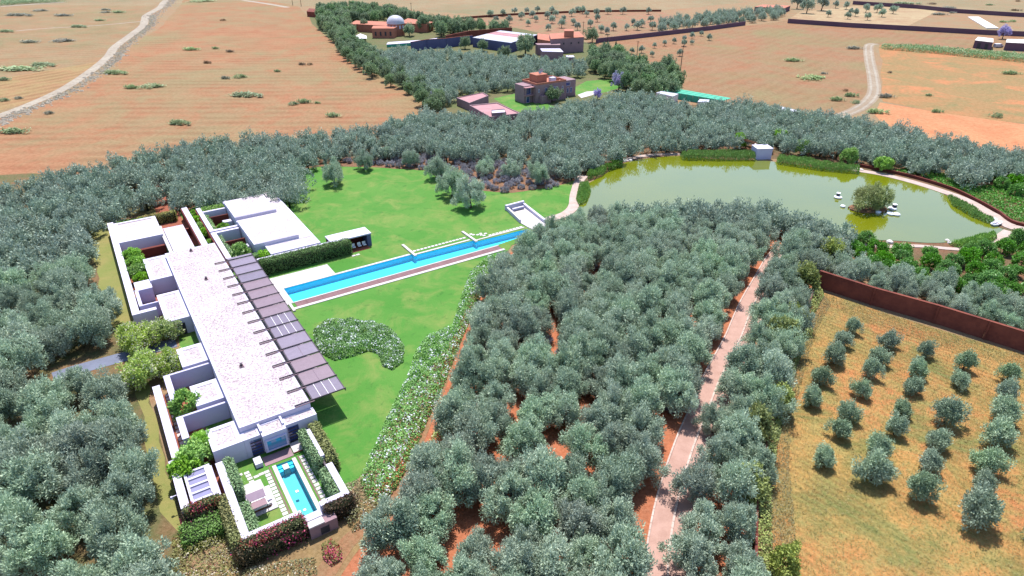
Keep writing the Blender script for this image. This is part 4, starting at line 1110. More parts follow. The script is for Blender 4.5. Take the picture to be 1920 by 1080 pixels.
# duck houses and floats on the water
def duck_house(px, py, label, s=1.0, box=True):
    s *= 0.78
    q = P(px, py, 0.1)
    r = thing('duck_raft', label, 'raft', (q[0], q[1], 0.1), (px % 7) * .3, 'white rafts around the island')
    mb = MB(); mb.tube([(0, 0, 0), (0, 0, 0.3), (0, 0, 0.42)], [1.1 * s, 1.25 * s, 1.0 * s], 12)
    build('float', mb, M['plastic'], r)
    if box:
        build('house', MB().box(0.1 * s, 1.1 * s, -0.2 * s, 0.7 * s, 0.44, 1.35 * s), M['dark'], r)
        build('lid', MB().box(0.0, 1.2 * s, -0.3 * s, 0.8 * s, 1.36 * s, 1.5 * s), M['plastic'], r)
for a in ((1571, 371, 'white duck raft with dark hut left of the island'), (1673, 392, 'white duck raft with dark hut right of the island'),
          (1580, 388, 'small white float at the left foot of the island', .6, False), (1646, 399, 'small white float in front of the island', .7, False),
          (1670, 402, 'flat white float just right of the island', .9, False), (1680, 403, 'outermost white float right of the island', .9, False)):
    duck_house(*a)
def boat(px, py, rz, label):
    q = P(px, py, 0.1)
    r = thing('rowing_boat', label, 'boat', (q[0], q[1], 0.1), rz)
    mb = MB()
    outl = [(-1.9, -.45), (-1.9, .45), (-.6, .75), (.9, .65), (2.1, 0), (.9, -.65), (-.6, -.75)]
    n = len(outl)
    for s, z in ((.75, 0), (1, .5), (.9, .5), (.68, .15)):
        for p in outl: mb.v.append((p[0] * s, p[1] * s, z))
    for L in range(3):
        for j in range(n):
            jj = (j + 1) % n
            mb.f.append([L * n + j, L * n + jj, (L + 1) * n + jj, (L + 1) * n + j]); mb.m.append(0)
    mb.f.append([3 * n + j for j in range(n)]); mb.m.append(0)
    build('hull', mb, M['plastic'], r)
    build('seat', MB().box(-.2, .15, -.6, .6, .38, .44), M['wood'], r)
boat(1862, 416, 0.9, 'pale rowing boat moored at the right shore, farther one')
boat(1868, 421, 0.5, 'pale rowing boat moored at the right shore, nearer one')

# ------------------------------------------------------------------ foliage geometry
def leaf_mesh(name, C, D, L, Wd, mat, rng, extra=None, N0=None):
    """diamond leaves: centres C, directions D"""
    n = len(C)
    D = D / np.maximum(np.linalg.norm(D, axis=1, keepdims=True), 1e-6)
    if N0 is None:
        N0 = np.tile(np.array([0.0, 0.0, 0.9]), (n, 1))
    R = N0 + rng.normal(size=(n, 3)) * 0.42
    S = np.cross(D, R); S /= np.maximum(np.linalg.norm(S, axis=1, keepdims=True), 1e-6)
    L = np.asarray(L).reshape(-1, 1) * np.ones((n, 1)); Wd = np.asarray(Wd).reshape(-1, 1) * np.ones((n, 1))
    V = np.empty((n, 4, 3))
    V[:, 0] = C + D * L / 2; V[:, 1] = C + S * Wd / 2; V[:, 2] = C - D * L / 2; V[:, 3] = C - S * Wd / 2
    V = V.reshape(-1, 3)
    ev, ef = (extra.v, extra.f) if extra else ([], [])
    nv = len(V); N = n
    me = bpy.data.meshes.new(name)
    allv = np.vstack([V, np.array(ev, float).reshape(-1, 3)]) if ev else V
    me.vertices.add(len(allv)); me.vertices.foreach_set("co", allv.ravel())
    idx = np.arange(nv)
    starts = np.arange(N) * 4; tot = np.full(N, 4)
    if ef:
        e_idx = []; e_st = []; e_tot = []
        cur = nv
        for f_ in ef:
            e_st.append(cur); e_tot.append(len(f_)); cur += len(f_)
            e_idx += [nv + i for i in f_]
        idx = np.concatenate([idx, e_idx]); starts = np.concatenate([starts, e_st]); tot = np.concatenate([tot, e_tot])
    me.loops.add(len(idx)); me.loops.foreach_set("vertex_index", idx.astype(np.int32))
    me.polygons.add(len(starts)); me.polygons.foreach_set("loop_start", starts.astype(np.int32))
    try: me.polygons.foreach_set("loop_total", tot.astype(np.int32))
    except Exception: pass
    me.materials.append(mat)
    if ef:
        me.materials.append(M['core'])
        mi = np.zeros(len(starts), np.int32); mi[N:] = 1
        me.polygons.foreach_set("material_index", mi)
    me.update(calc_edges=True)
    return me

def crown_points(rng, R, zc, hz, nclump, rc, nleaf, up=0.5, shape='olive'):
    d = rng.normal(size=(nclump * 3, 3)); d /= np.linalg.norm(d, axis=1, keepdims=True)
    d = d[d[:, 2] > -0.45][:nclump]
    nclump = len(d)
    # three or four uneven lobes
    az = np.arctan2(d[:, 1], d[:, 0])
    ph = rng.uniform(0, 6.28, 3)
    lob = 1 + 0.2 * np.sin(2 * az + ph[0]) + 0.15 * np.sin(3 * az + ph[1]) + 0.1 * np.sin(5 * az + ph[2])
    rr = rng.uniform(0.42, 1.0, nclump) ** 0.75 * lob * rng.choice([1, 1, 1, 1.14], nclump)
    if shape == 'round': rr = 0.75 + 0.25 * rng.uniform(0, 1, nclump)
    cc = np.stack([d[:, 0] * R * rr, d[:, 1] * R * rr, zc + d[:, 2] * hz * rr], 1)
    rcl = rc * rng.uniform(0.7, 1.35, nclump)
    k = np.repeat(np.arange(nclump), nleaf)
    o = rng.normal(size=(len(k), 3)); o /= np.linalg.norm(o, axis=1, keepdims=True)
    q = rng.uniform(0, 1, len(k)) ** 0.45
    o[:, 2] *= 1.45 if shape == 'olive' else 1.1
    C = cc[k] + o * (rcl[k] * q)[:, None]
    outw = C - np.array([0, 0, zc - hz * 0.5])
    outw /= np.maximum(np.linalg.norm(outw, axis=1, keepdims=True), 1e-6)
    D = o * 0.6 + outw * 0.5 + np.array([0, 0, up * .6]) + rng.normal(size=C.shape) * 0.6
    NN = o * 0.75 + outw * 0.35 + np.array([0, 0, 0.45])
    keep = C[:, 2] > 0.15
    return C[keep], D[keep], NN[keep]

def trunk_mesh(name, rng, H, r0, R, nb=5, spread=0.75):
    mb = MB()
    fx, fy = rng.uniform(-.2, .2, 2) * R * .3
    hz = H * 0.32
    mb.tube([(0, 0, -0.05), (fx * .4, fy * .4, hz * .5), (fx, fy, hz)], [r0 * 1.35, r0, r0 * .8], 7)
    for i in range(nb):
        a = 2 * math.pi * i / nb + rng.uniform(-.4, .4)
        ex, ey = math.cos(a) * R * spread, math.sin(a) * R * spread
        mb.tube([(fx, fy, hz - .1), (fx + ex * .45, fy + ey * .45, hz + (H - hz) * .35), (fx + ex, fy + ey, hz + (H - hz) * rng.uniform(.5, .75))], [r0 * .6, r0 * .38, r0 * .12], 5)
    return mb.mesh(name, [M['bark']])

rng = np.random.default_rng(7)
def make_kind(key, n, R, H, nclump, rc, nleaf, L, Wd, mat, up=0.5, r0=0.22, shape='olive', base=0.30):
    out = []
    for i in range(n):
        zc = H * (base + (1 - base) * 0.42); hz = (H - zc) * 0.92
        C, D, NN = crown_points(rng, R, zc, hz, nclump, rc, nleaf, up, shape)
        Ls = L * rng.uniform(0.6, 1.3, len(C)); Ws = Wd * rng.uniform(0.7, 1.3, len(C))
        cm = leaf_mesh(key + '_crown', C, D, Ls, Ws, mat, rng, None, NN)
        tm = trunk_mesh(key + '_trunk', rng, H, r0, R)
        out.append((cm, tm))
    return out
K = {}
K['olive'] = make_kind('olive', 9, 2.95, 6.4, 90, 0.76, 150, 0.40, 0.135, M['olive'], up=0.9, base=0.12)
K['young'] = make_kind('young_olive', 5, 1.12, 2.9, 52, 0.46, 110, 0.26, 0.10, M['young_olive'], up=0.6, r0=0.1, base=0.12)
K['citrus'] = make_kind('citrus', 4, 1.75, 3.2, 44, 0.55, 70, 0.30, 0.20, M['citrus'], up=0.3, r0=0.12, shape='round', base=0.05)
K['broad'] = make_kind('broadleaf', 5, 2.9, 7.5, 60, 0.95, 70, 0.50, 0.32, M['broad'], up=0.4, r0=0.25, base=0.15)
K['bright'] = make_kind('bright', 4, 1.7, 3.9, 44, 0.55, 80, 0.34, 0.22, M['bright'], up=0.3, r0=0.14, shape='round', base=0.08)
K['bushy'] = make_kind('bushy', 4, 1.9, 4.8, 48, 0.62, 70, 0.38, 0.22, M['bushy'], up=0.5, r0=0.14, base=0.04)
K['cream'] = make_kind('cream_tree', 3, 3.0, 4.6, 90, 0.75, 90, 0.36, 0.22, M['cream_bloom'], up=0.4, r0=0.2, base=0.08)
K['small'] = make_kind('small_tree', 4, 1.9, 4.2, 30, 0.7, 45, 0.5, 0.25, M['olive_far'], up=0.4, r0=0.16, base=0.35)
K['violet'] = make_kind('jacaranda', 2, 2.6, 6.5, 50, 0.8, 60, 0.45, 0.3, M['violet'], up=0.4, base=0.25)
K['lavender'] = []
for _ in range(3):
    C, D, NN = crown_points(rng, 0.95, 0.45, 0.55, 26, 0.3, 45, 0.6, 'round')
    K['lavender'].append((leaf_mesh('lavender', C, D, 0.3, 0.07, M['lavender'], rng, None, NN), None))
K['willow'] = make_kind('island_tree', 1, 3.9, 5.6, 130, 0.85, 90, 0.5, 0.18, foliage('island_leaf', (0.12, 0.17, 0.06), (0.30, 0.36, 0.14), (0.22, 0.24, 0.12), scale=0.6), up=0.6, base=0.0)
K['cypress'] = []
for _ in range(2):
    t = rng.uniform(0, 1, 2600); a = rng.uniform(0, 6.28, 2600)
    r = 0.75 * np.sin(np.pi * np.clip(t * .93 + .07, 0, 1)) ** .6 * rng.uniform(.6, 1, 2600)
    C = np.stack([r * np.cos(a), r * np.sin(a), 0.3 + t * 7.2], 1)
    D = np.stack([np.cos(a) * .3, np.sin(a) * .3, np.ones(2600)], 1)
    K['cypress'].append((leaf_mesh('cypress_crown', C, D, .5, .2, M['broad'], rng), trunk_mesh('cypress_trunk', rng, 3.0, .12, .3)))

rs = random.Random(11)
def plant(kind, x, y, label, cat, group, name, s=1.0, z=0.0, idx=None, sz=None):
    cm, tm = K[kind][idx if idx is not None else rs.randrange(len(K[kind]))]
    rz = rs.uniform(0, 6.28)
    if tm is None:
        o = link(name, cm, None, (x, y, z), rz); o.scale = (s, s, sz or s)
        return tag(o, label, cat, group)
    r = thing(name, label, cat, (x, y, z), rz, group)
    r.scale = (s, s, sz or s * rs.uniform(.92, 1.08))
    link('crown', cm, r); link('trunk', tm, r)
    return r

def inside(p, poly):
    x, y = p; c = False; n = len(poly); j = n - 1
    for i in range(n):
        xi, yi = poly[i]; xj, yj = poly[j]
        if (yi > y) != (yj > y) and x < (xj - xi) * (y - yi) / (yj - yi) + xi: c = not c
        j = i
    return c

def scatter(poly_px, dmin, z=3.0, seed=1, excl=(), pad=0, tries=None):
    poly = px_poly(poly_px, z)
    xs = [p[0] for p in poly]; ys = [p[1] for p in poly]
    r = random.Random(seed); pts = []; cell = {}
    area = (max(xs) - min(xs)) * (max(ys) - min(ys))
    for _ in range(tries or int(area / (dmin * dmin) * 28)):
        p = (r.uniform(min(xs), max(xs)), r.uniform(min(ys), max(ys)))
        if not inside(p, poly): continue
        if any((p[0] - e[0]) ** 2 + (p[1] - e[1]) ** 2 < e[2] ** 2 for e in excl): continue
        g = (int(p[0] // dmin), int(p[1] // dmin)); ok = True
        for i in (-1, 0, 1):
            for j in (-1, 0, 1):
                for q in cell.get((g[0] + i, g[1] + j), ()):
                    if (q[0] - p[0]) ** 2 + (q[1] - p[1]) ** 2 < dmin * dmin: ok = False
        if ok: pts.append(p); cell.setdefault(g, []).append(p)
    return pts

def ex(lst): return [(*P(x, y, 1.5)[:2], r * .84) for x, y, r in lst]
gaps = ex([(1037, 505, 3.2), (1113, 472, 3.2), (1143, 450, 3.0), (1237, 442, 3.2), (1205, 474, 3.0), (1243, 466, 3.2), (1123, 505, 3.6), (1095, 526, 3.6), (1042, 540, 3.2), (1163, 592, 3.4), (1035, 600, 3.3), (1045, 630, 3.5), (1038, 664, 3.6), (970, 662, 3.2), (1066, 674, 3.2), (965, 696, 3.2), (1233, 665, 3.0), (963, 750, 3.6), (968, 800, 3.3), (1097, 752, 3.2), (1033, 832, 4.0), (1040, 866, 3.8), (938, 862, 3.1), (873, 988, 3.4), (1207, 1027, 3.5), (1220, 945, 3.4), (1253, 800, 3.6), (923, 1005, 3.2), (1150, 700, 3.1), (1130, 640, 3.0), (1120, 900, 3.1), (1300, 590, 3.0), (1290, 480, 3.0)])
drive_ex = [(p[0], p[1], 2.9) for p in dl]
path_ex = [(p[0], p[1], 2.3) for p in dp]
G = {}
G['g1'] = scatter([(1015, 440), (1060, 415), (1100, 398), (1200, 388), (1330, 388), (1440, 392), (1530, 418), (1590, 440), (1570, 470), (1480, 470), (1430, 500), (1400, 540), (1380, 600), (1330, 690), (1290, 760), (1245, 850), (1220, 950), (1210, 1120), (660, 1120), (720, 990), (790, 900), (835, 800), (875, 700), (900, 600), (920, 530), (955, 475)], 3.35, 3.5, 21, gaps + drive_ex + path_ex)
G['g2'] = scatter([(1445, 500), (1500, 465), (1535, 480), (1505, 560), (1480, 650), (1450, 740), (1425, 850), (1405, 960), (1410, 1120), (1280, 1120), (1285, 1000), (1310, 860), (1350, 760), (1390, 660), (1420, 570)], 3.7, 3.0, 22, [(p[0], p[1], 2.8) for p in dl])
G['g3'] = scatter([(1560, 488), (1620, 498), (1750, 522), (1960, 566), (1960, 618), (1800, 568), (1650, 524), (1570, 506)], 3.0, 3.0, 23)
lane_ex = [(P(x, 700 - (x - 120) * .27)[0] + .5, P(x, 700 - (x - 120) * .27)[1] - 2.0, 6.3) for x in range(135, 300, 8)]
G['g4'] = scatter([(-80, 380), (60, 362), (130, 350), (280, 350), (285, 378), (185, 402), (145, 430), (178, 560), (200, 630), (180, 655), (100, 680), (-80, 690)], 4.3, 3.5, 24, lane_ex)
G['g5'] = scatter([(-120, 700), (130, 705), (205, 695), (236, 740), (252, 850), (282, 930), (300, 1000), (275, 1120), (60, 1120), (20, 1030), (-120, 1000)], 4.3, 3.5, 25, lane_ex)
band_ex = ex([(1475, 203, 5)]) + [(*P(302, 372)[:2], 3.2), (*P(306, 385)[:2], 3)]
G['g6'] = scatter([(-60, 360), (60, 340), (200, 305), (380, 268), (560, 258), (700, 243), (790, 210), (865, 218), (930, 226), (1010, 208), (1100, 194), (1200, 178), (1300, 198), (1400, 194), (1500, 212), (1600, 226), (1700, 243), (1800, 266), (1980, 300), (1980, 322), (1860, 318), (1820, 330), (1780, 318), (1700, 300), (1620, 285), (1500, 272), (1400, 262), (1300, 265), (1200, 272), (1120, 298), (1070, 315), (1000, 300), (900, 287), (760, 280), (640, 285), (570, 300), (555, 330), (545, 365), (500, 372), (330, 372), (318, 345), (290, 338), (60, 352)], 4.4, 3.5, 26, band_ex)
G['g7'] = scatter([(800, 100), (850, 98), (900, 104), (960, 112), (1010, 112), (1085, 118), (1100, 130), (980, 150), (960, 160), (900, 165), (830, 185), (790, 165), (720, 125), (690, 96), (760, 94)], 5.4, 3.0, 27, ex([(885, 185, 6), (870, 178, 6), (930, 205, 8)]))
G['g8'] = scatter([(1238, 40), (1300, 27), (1460, 15), (1470, 28), (1400, 36), (1240, 52)], 7.5, 3.0, 28)
lawn_trees = [(628, 346, 1.0, 'olive tree on the lawn nearest the annex'), (684, 318, .85, 'round olive tree at the back edge of the lawn'), (818, 335, .95, 'olive tree at the lawn edge behind the leaning pair'), (848, 368, 1.2, 'broad olive tree left of the lone round lawn tree'), (883, 390, 1.15, 'lone round olive tree standing in the middle lawn')]
for (x, y, s, lab) in lawn_trees:
    q = P(x, y); plant('olive', q[0], q[1], lab, 'olive tree', 'olive trees on the lawn', 'olive_tree', s * .92)
names = {'g1': ('olive tree inside the dense grove between flower border and drive', 'olives between flower border and drive'),
         'g2': ('olive tree in the narrow strip between drive and orchard wall', 'olives between drive and orchard wall'),
         'g3': ('olive tree crowded behind the tall brown boundary wall', 'olives behind the brown boundary wall'),
         'g4': ('olive tree in the dense grove left of the upper villa', 'olives left of the upper villa'),
         'g5': ('olive tree in the dense grove left of the lower villa', 'olives left of the lower villa'),
         'g6': ('olive tree in the long belt between lawn, lake and open fields', 'olives of the long belt'),
         'g7': ('olive tree in the compound garden behind the mauve house', 'olives of the compound garden')}
allp = [(math.hypot(p[0], p[1]), k, p) for k in G for p in G[k]]
allp.sort()
NEAR = 290
def in_view(p):
    x, y = p; dz = 3 - CAM_H
    zf = y * CP - dz * SP; yu = y * SP + dz * CP
    px = 960 + FOC * x / zf; py = 540 - FOC * yu / zf
    return -45 < px < 1965 and py < 1130
vis = [a for a in allp if in_view(a[2])]
near = vis[:NEAR]; rest = vis[NEAR:]
print('olives', len(allp), 'visible', len(vis), {k: len(G[k]) for k in G})
LAND = [('drive', dl), ('dirt path', dp), ('villa outer wall', [W(u, -2.5)[:2] for u in range(64, 160, 2)]), ('lake shore', lk),
        ('paved ramp at the pool end', [W(112, 79)[:2]]), ('mauve two storey house', [W(209, 152)[:2]]), ('annex', [W(u, 34)[:2] for u in range(124, 159, 3)] + [W(159, v)[:2] for v in range(22, 34, 3)]),
        ('tall brown boundary wall', [P(x, 508 + (x - 1538) * .3, 3.4)[:2] for x in range(1540, 1960, 20)]), ('entrance lane', [P(x, 700 - (x - 120) * .22)[:2] for x in range(0, 260, 15)]),
        ('salmon ploughed field', [P(x, y)[:2] for x, y in ((0, 340), (100, 322), (200, 302), (300, 282), (400, 265), (500, 258), (600, 250), (700, 240), (760, 225), (810, 200))])]
OF = {'g1': (0, 1, 3, 4), 'g2': (0,), 'g3': (7,), 'g4': (2, 8), 'g5': (2, 8), 'g6': (3, 6, 5, 9), 'g7': (5,)}
edge = {}
for d, k, p in near:
    best = None
    for li in OF.get(k, ()):
        nm, ln = LAND[li]
        j = min(range(len(ln)), key=lambda i: (ln[i][0] - p[0]) ** 2 + (ln[i][1] - p[1]) ** 2)
        dd = math.hypot(ln[j][0] - p[0], ln[j][1] - p[1])
        if dd < (5.2 if li in (0, 1) else 7.5) and (best is None or dd < best[0]): best = (dd, nm)
    if best: edge.setdefault((k, best[1]), []).append((d, p))
nthw = ['nearest', 'second nearest', 'third nearest', 'fourth nearest', 'fifth nearest', 'sixth nearest', 'seventh nearest'] + ['%dth nearest' % i for i in range(8, 60)]
short = {'g1': 'main grove olive', 'g2': 'drive strip olive', 'g3': 'olive tree', 'g4': 'upper left grove olive', 'g5': 'lower left grove olive', 'g6': 'long belt olive', 'g7': 'compound olive'}
own = {}
for (k, nm), lst in edge.items():
    for i, (d, p) in enumerate(sorted(lst)):
        own[p] = '%s beside the %s, %s along it' % (short[k], nm, nthw[i])
for d, k, p in near:
    s = rs.uniform(.78, 1.18) * {'g1': .86, 'g2': .80, 'g3': .66, 'g6': .84, 'g4': .92, 'g5': .96}.get(k, 1.0)
    plant('olive', p[0], p[1], own.get(p, names[k][0].replace('olive tree', 'olive tree deep inside', 1) if 0 else names[k][0] + ', away from its edges'), 'olive tree', names[k][1], 'olive_tree', s)
# the remaining, smaller-looking olives as one mass
def join_trees(name, pts, variants, mat, R, H, nclump, rc, nleaf, L, Wd, seed, smin=.85, smax=1.15, base=.25):
    rg = np.random.default_rng(seed)
    protos = []
    for i in range(variants):
        zc = H * (base + (1 - base) * 0.42); hz = (H - zc) * 0.92
        protos.append(crown_points(rg, R, zc, hz, nclump, rc, nleaf, 0.7))
    Cs = []; Ds = []; Ns = []; tr = MB()
    for p in pts:
        C, D, NN = protos[rg.integers(variants)]
        a = rg.uniform(0, 6.28); s = rg.uniform(smin, smax); c_, s_ = math.cos(a), math.sin(a)
        Rm = np.array([[c_, -s_, 0], [s_, c_, 0], [0, 0, 1]])
        Cs.append((C @ Rm.T) * s + np.array([p[0], p[1], 0])); Ds.append(D @ Rm.T); Ns.append(NN @ Rm.T)
        tr.tube([(p[0], p[1], 0), (p[0] + .1, p[1], H * .45 * s)], [.25, .16], 5)
    C = np.vstack(Cs); D = np.vstack(Ds)
    me = leaf_mesh(name, C, D, L * rg.uniform(.6, 1.3, len(C)), Wd * rg.uniform(.7, 1.3, len(C)), mat, rg, tr, np.vstack(Ns))
    o = link(name, me); o["kind"] = "stuff"
    return o
o = join_trees('olive_trees', [a[2] for a in rest], 8, M['olive_far'], 2.75, 5.3, 60, .80, 30, .62, .25, 5, base=.06)
tag(o, 'distant mass of further olive trees in the belt, compound and silver orchard', 'olive trees')

# young olives of the orchard: image positions of their crowns
rows = {'first': [(1601, 608), (1583, 634), (1567, 665), (1541, 703), (1525, 742)],
        'second': [(1668, 637), (1650, 667), (1635, 690), (1618, 727), (1593, 770), (1578, 803), (1548, 853)],
        'third': [(1738, 653), (1723, 690), (1713, 720), (1695, 762), (1682, 797), (1650, 838), (1640, 882)],
        'fourth': [(1812, 677), (1803, 710), (1777, 777), (1760, 823), (1748, 863), (1730, 917)],
        'fifth': [(1895, 697), (1889, 733), (1885, 772), (1873, 815), (1853, 867), (1848, 903), (1834, 963)]}
ords = ['farthest', 'second farthest', 'third farthest', 'fourth farthest', 'fifth farthest', 'sixth farthest', 'seventh farthest']
ysz = {(1777, 777): 1.3, (1640, 882): 1.35, (1885, 772): 1.2, (1873, 815): 1.3, (1834, 963): 1.45, (1567, 665): 1.15, (1853, 867): 1.15, (1730, 917): 1.15}
for rn, lst in rows.items():
    for i, (x, y) in enumerate(lst):
        q = P(x, y, 1.7)
        plant('young', q[0], q[1], 'young olive tree, %s one in the %s orchard row from the grove' % (ords[i], rn), 'olive tree', 'young olives in the dry orchard', 'young_olive_tree', ysz.get((x, y), rs.uniform(.86, 1.02)) * 1.06)
for (x, y) in ((1960, 720), (1965, 800), (1955, 900), (1950, 1000)):
    q = P(x, y, 1.7); plant('young', q[0], q[1], 'young olive tree just off the last orchard row at the picture edge', 'olive tree', 'young olives in the dry orchard', 'young_olive_tree', 1.1)

# yellow-green bushy trees beside the drive strip and wall corner
for (x, y, s, lab) in ((1470, 632, 1.2, 'yellow-green bushy tree half way along the overgrown wall'), (1533, 475, 1.2, 'yellow-green bushy tree above the corner of the brown walls'), (1513, 525, 1.2, 'yellow-green bushy tree left of the wall corner'),
                       (1560, 482, 1.3, 'olive-brown bushy tree behind the wall corner'), (1462, 745, 1.0, 'yellow-green bushy tree by the lower overgrown wall'), (1420, 800, 1.1, 'yellow-green bushy tree near the drive strip olives'),
                       (1473, 1050, .9, 'yellow-green bushy tree at the bottom corner of the orchard'), (1400, 910, 1.1, 'dull green bushy tree low in the drive strip'), (1490, 590, 1.0, 'yellow-green bushy tree where the wall bends'), (1440, 690, .9, 'dull bushy tree between drive and overgrown wall')):
    q = P(x, y, 2.4); plant('bushy', q[0], q[1], lab, 'tree', 'bushy trees along the orchard wall', 'bushy_tree', s)

# citrus plantation
nthw_ = ['one', 'two', 'three'] + [str(i) for i in range(4, 70)]
cit = scatter([(1600, 445), (1640, 452), (1720, 470), (1800, 475), (1860, 462), (1960, 435), (1960, 560), (1820, 545), (1700, 512), (1610, 488)], 3.4, 1.6, 31)
cit2 = scatter([(1845, 322), (1960, 318), (1960, 370), (1880, 350)], 4.2, 1.6, 32)
def _cl(p):
    zf = p[1] * CP + (CAM_H - 1.6) * SP; yu = p[1] * SP - (CAM_H - 1.6) * CP
    px = 960 + FOC * p[0] / zf; py = 540 - FOC * yu / zf
    a = 'at the left end' if px < 1690 else ('half way along' if px < 1810 else 'at the right end')
    d = py - (455 + (px - 1600) * .12)
    b = 'close to the lake shore' if d < 18 else ('in the middle rows' if d < 40 else 'nearest the brown wall')
    return 'rounded citrus tree %s, %s of the planting' % (b, a)
for i, p in enumerate(cit): plant('citrus', p[0], p[1], _cl(p), 'citrus tree', 'citrus trees below the lake', 'citrus_tree', rs.uniform(.85, 1.15))
for i, p in enumerate(cit2): plant('citrus', p[0], p[1], 'rounded green citrus tree on the bank beyond the lakeside path', 'citrus tree', 'citrus trees above the lake', 'citrus_tree', rs.uniform(.85, 1.15))

# trees inside the villa courts
for (u, v, s, lab) in ((140.0, 0.3, 1.0, 'farthest round tree of the side court row'), (135.5, 0.4, 1.0, 'second round tree of the side court row'), (131.5, 0.5, 1.0, 'third round tree of the side court row'), (128.6, 0.7, .85, 'nearest round tree of the side court row'),
                       (157.0, 14.8, .75, 'farthest bush on the wall beside the entrance drive'), (153.0, 14.7, .75, 'second bush on the wall beside the entrance drive'), (149.0, 14.7, .75, 'third bush on the wall beside the entrance drive'), (145.5, 14.8, .7, 'fourth bush on the wall beside the entrance drive'), (139.5, 15.0, .6, 'lowest bush on the wall at the roof corner'),
                       (144.6, 18.8, .85, 'round bush in the far annex court'), (129.0, 18.6, 1.15, 'big dark round bush in the near annex court'),
                       (83.6, 0.9, 1.2, 'round bright tree in the upper lilac yard'), (72.2, 0.0, 1.15, 'bright tree left of the front corner of the villa'), (70.6, -1.3, 1.05, 'bright tree leaning over the slatted canopy'), (74.2, 0.9, 1.0, 'yellow-green tree behind the front roof corner'),
                       (90.5, 1.0, .0, '')):
    if s == 0: continue
    q = W(u, v); plant('bright', q[0], q[1], lab, 'tree', 'bright garden trees of the villa', 'garden_tree', s, sz=s * .95)
for (x, y, s, lab) in ((255, 632, .95, 'cream flowering tree hiding the end of the red court wall'), (300, 612, .85, 'cream flowering tree against the lilac villa wall'), (262, 690, .95, 'cream flowering tree below the entrance lane'), (305, 680, .8, 'cream flowering tree beside the white side block')):
    q = P(x, y, 2.6); plant('cream', q[0], q[1], lab, 'tree', 'cream flowering trees by the entrance lane', 'flowering_tree', s)
q = P(322, 682, 2.0); plant('broad', q[0], q[1], 'dark green small tree between cream blossoms and side block', 'tree', None, 'garden_tree', .42)

# island
iq = P(1628, 392, 0.1)
isl = thing('island', 'small wooded island in the lake', 'island', (iq[0], iq[1], 0.09), 0)
mb = MB(); r_ = random.Random(3)
ring = [(4.6 * math.cos(t) * r_.uniform(.9, 1.1), 2.6 * math.sin(t) * r_.uniform(.9, 1.1)) for t in [k * math.pi / 12 for k in range(24)]]
mb.prism(ring, 0.0, 0.35)
build('bank', mb, M['bed_soil'], isl)
for k in range(14):
    t = k * 2 * math.pi / 14
    x, y = 4.4 * math.cos(t), 2.4 * math.sin(t); s = r_.uniform(.15, .32)
    m2 = MB(); m2.tube([(x, y, 0), (x, y, s * .6), (x + .05, y, s)], [s, s * .9, s * .4], 6)
    build('rock', m2, M['stone'], isl)
r = plant('willow', iq[0], iq[1] + .2, 'spreading grey-green tree filling the island', 'tree', None, 'island_tree', 1.0, z=.3, sz=1.0)

# lavender mounds on the bed
lavp = scatter([(640, 302), (760, 288), (900, 292), (1000, 308), (1050, 330), (1040, 350), (960, 358), (905, 355), (850, 345), (800, 316), (700, 308)], 2.6, .4, 33)
for p in lavp: plant('lavender', p[0], p[1], 'grey-violet lavender mound on the red bed behind the lawn', 'lavender', 'lavender mounds on the red bed', 'lavender_bush', rs.uniform(1.0, 1.5))
# olives standing in the lavender bed
for k_, (x, y, s) in enumerate(((770, 312, .7), (910, 330, .8), (960, 335, .75), (1010, 345, .85), (730, 300, .65))):
    q = P(x, y); plant('olive', q[0], q[1], ['small olive near the left end of the lavender bed', 'olive above the middle of the lavender bed', 'olive among lavender left of the dark corner tree', 'olive at the right end of the lavender bed', 'smallest olive at the back of the lavender bed'][k_], 'olive tree', 'olives in the lavender bed', 'olive_tree', s)
# grey shrubs in the grove gaps
for i, (x, y) in enumerate([(1120, 500), (1095, 470), (1140, 492), (1220, 474), (1260, 455), (1060, 662), (1020, 640), (1300, 480), (1255, 745), (1265, 765), (1060, 690)]):
    q = P(x, y, .5); plant('lavender', q[0], q[1], 'low grey shrub on bare orange soil in a gap of the grove', 'shrub', 'grey shrubs in grove gaps', 'grey_shrub', 1.4)

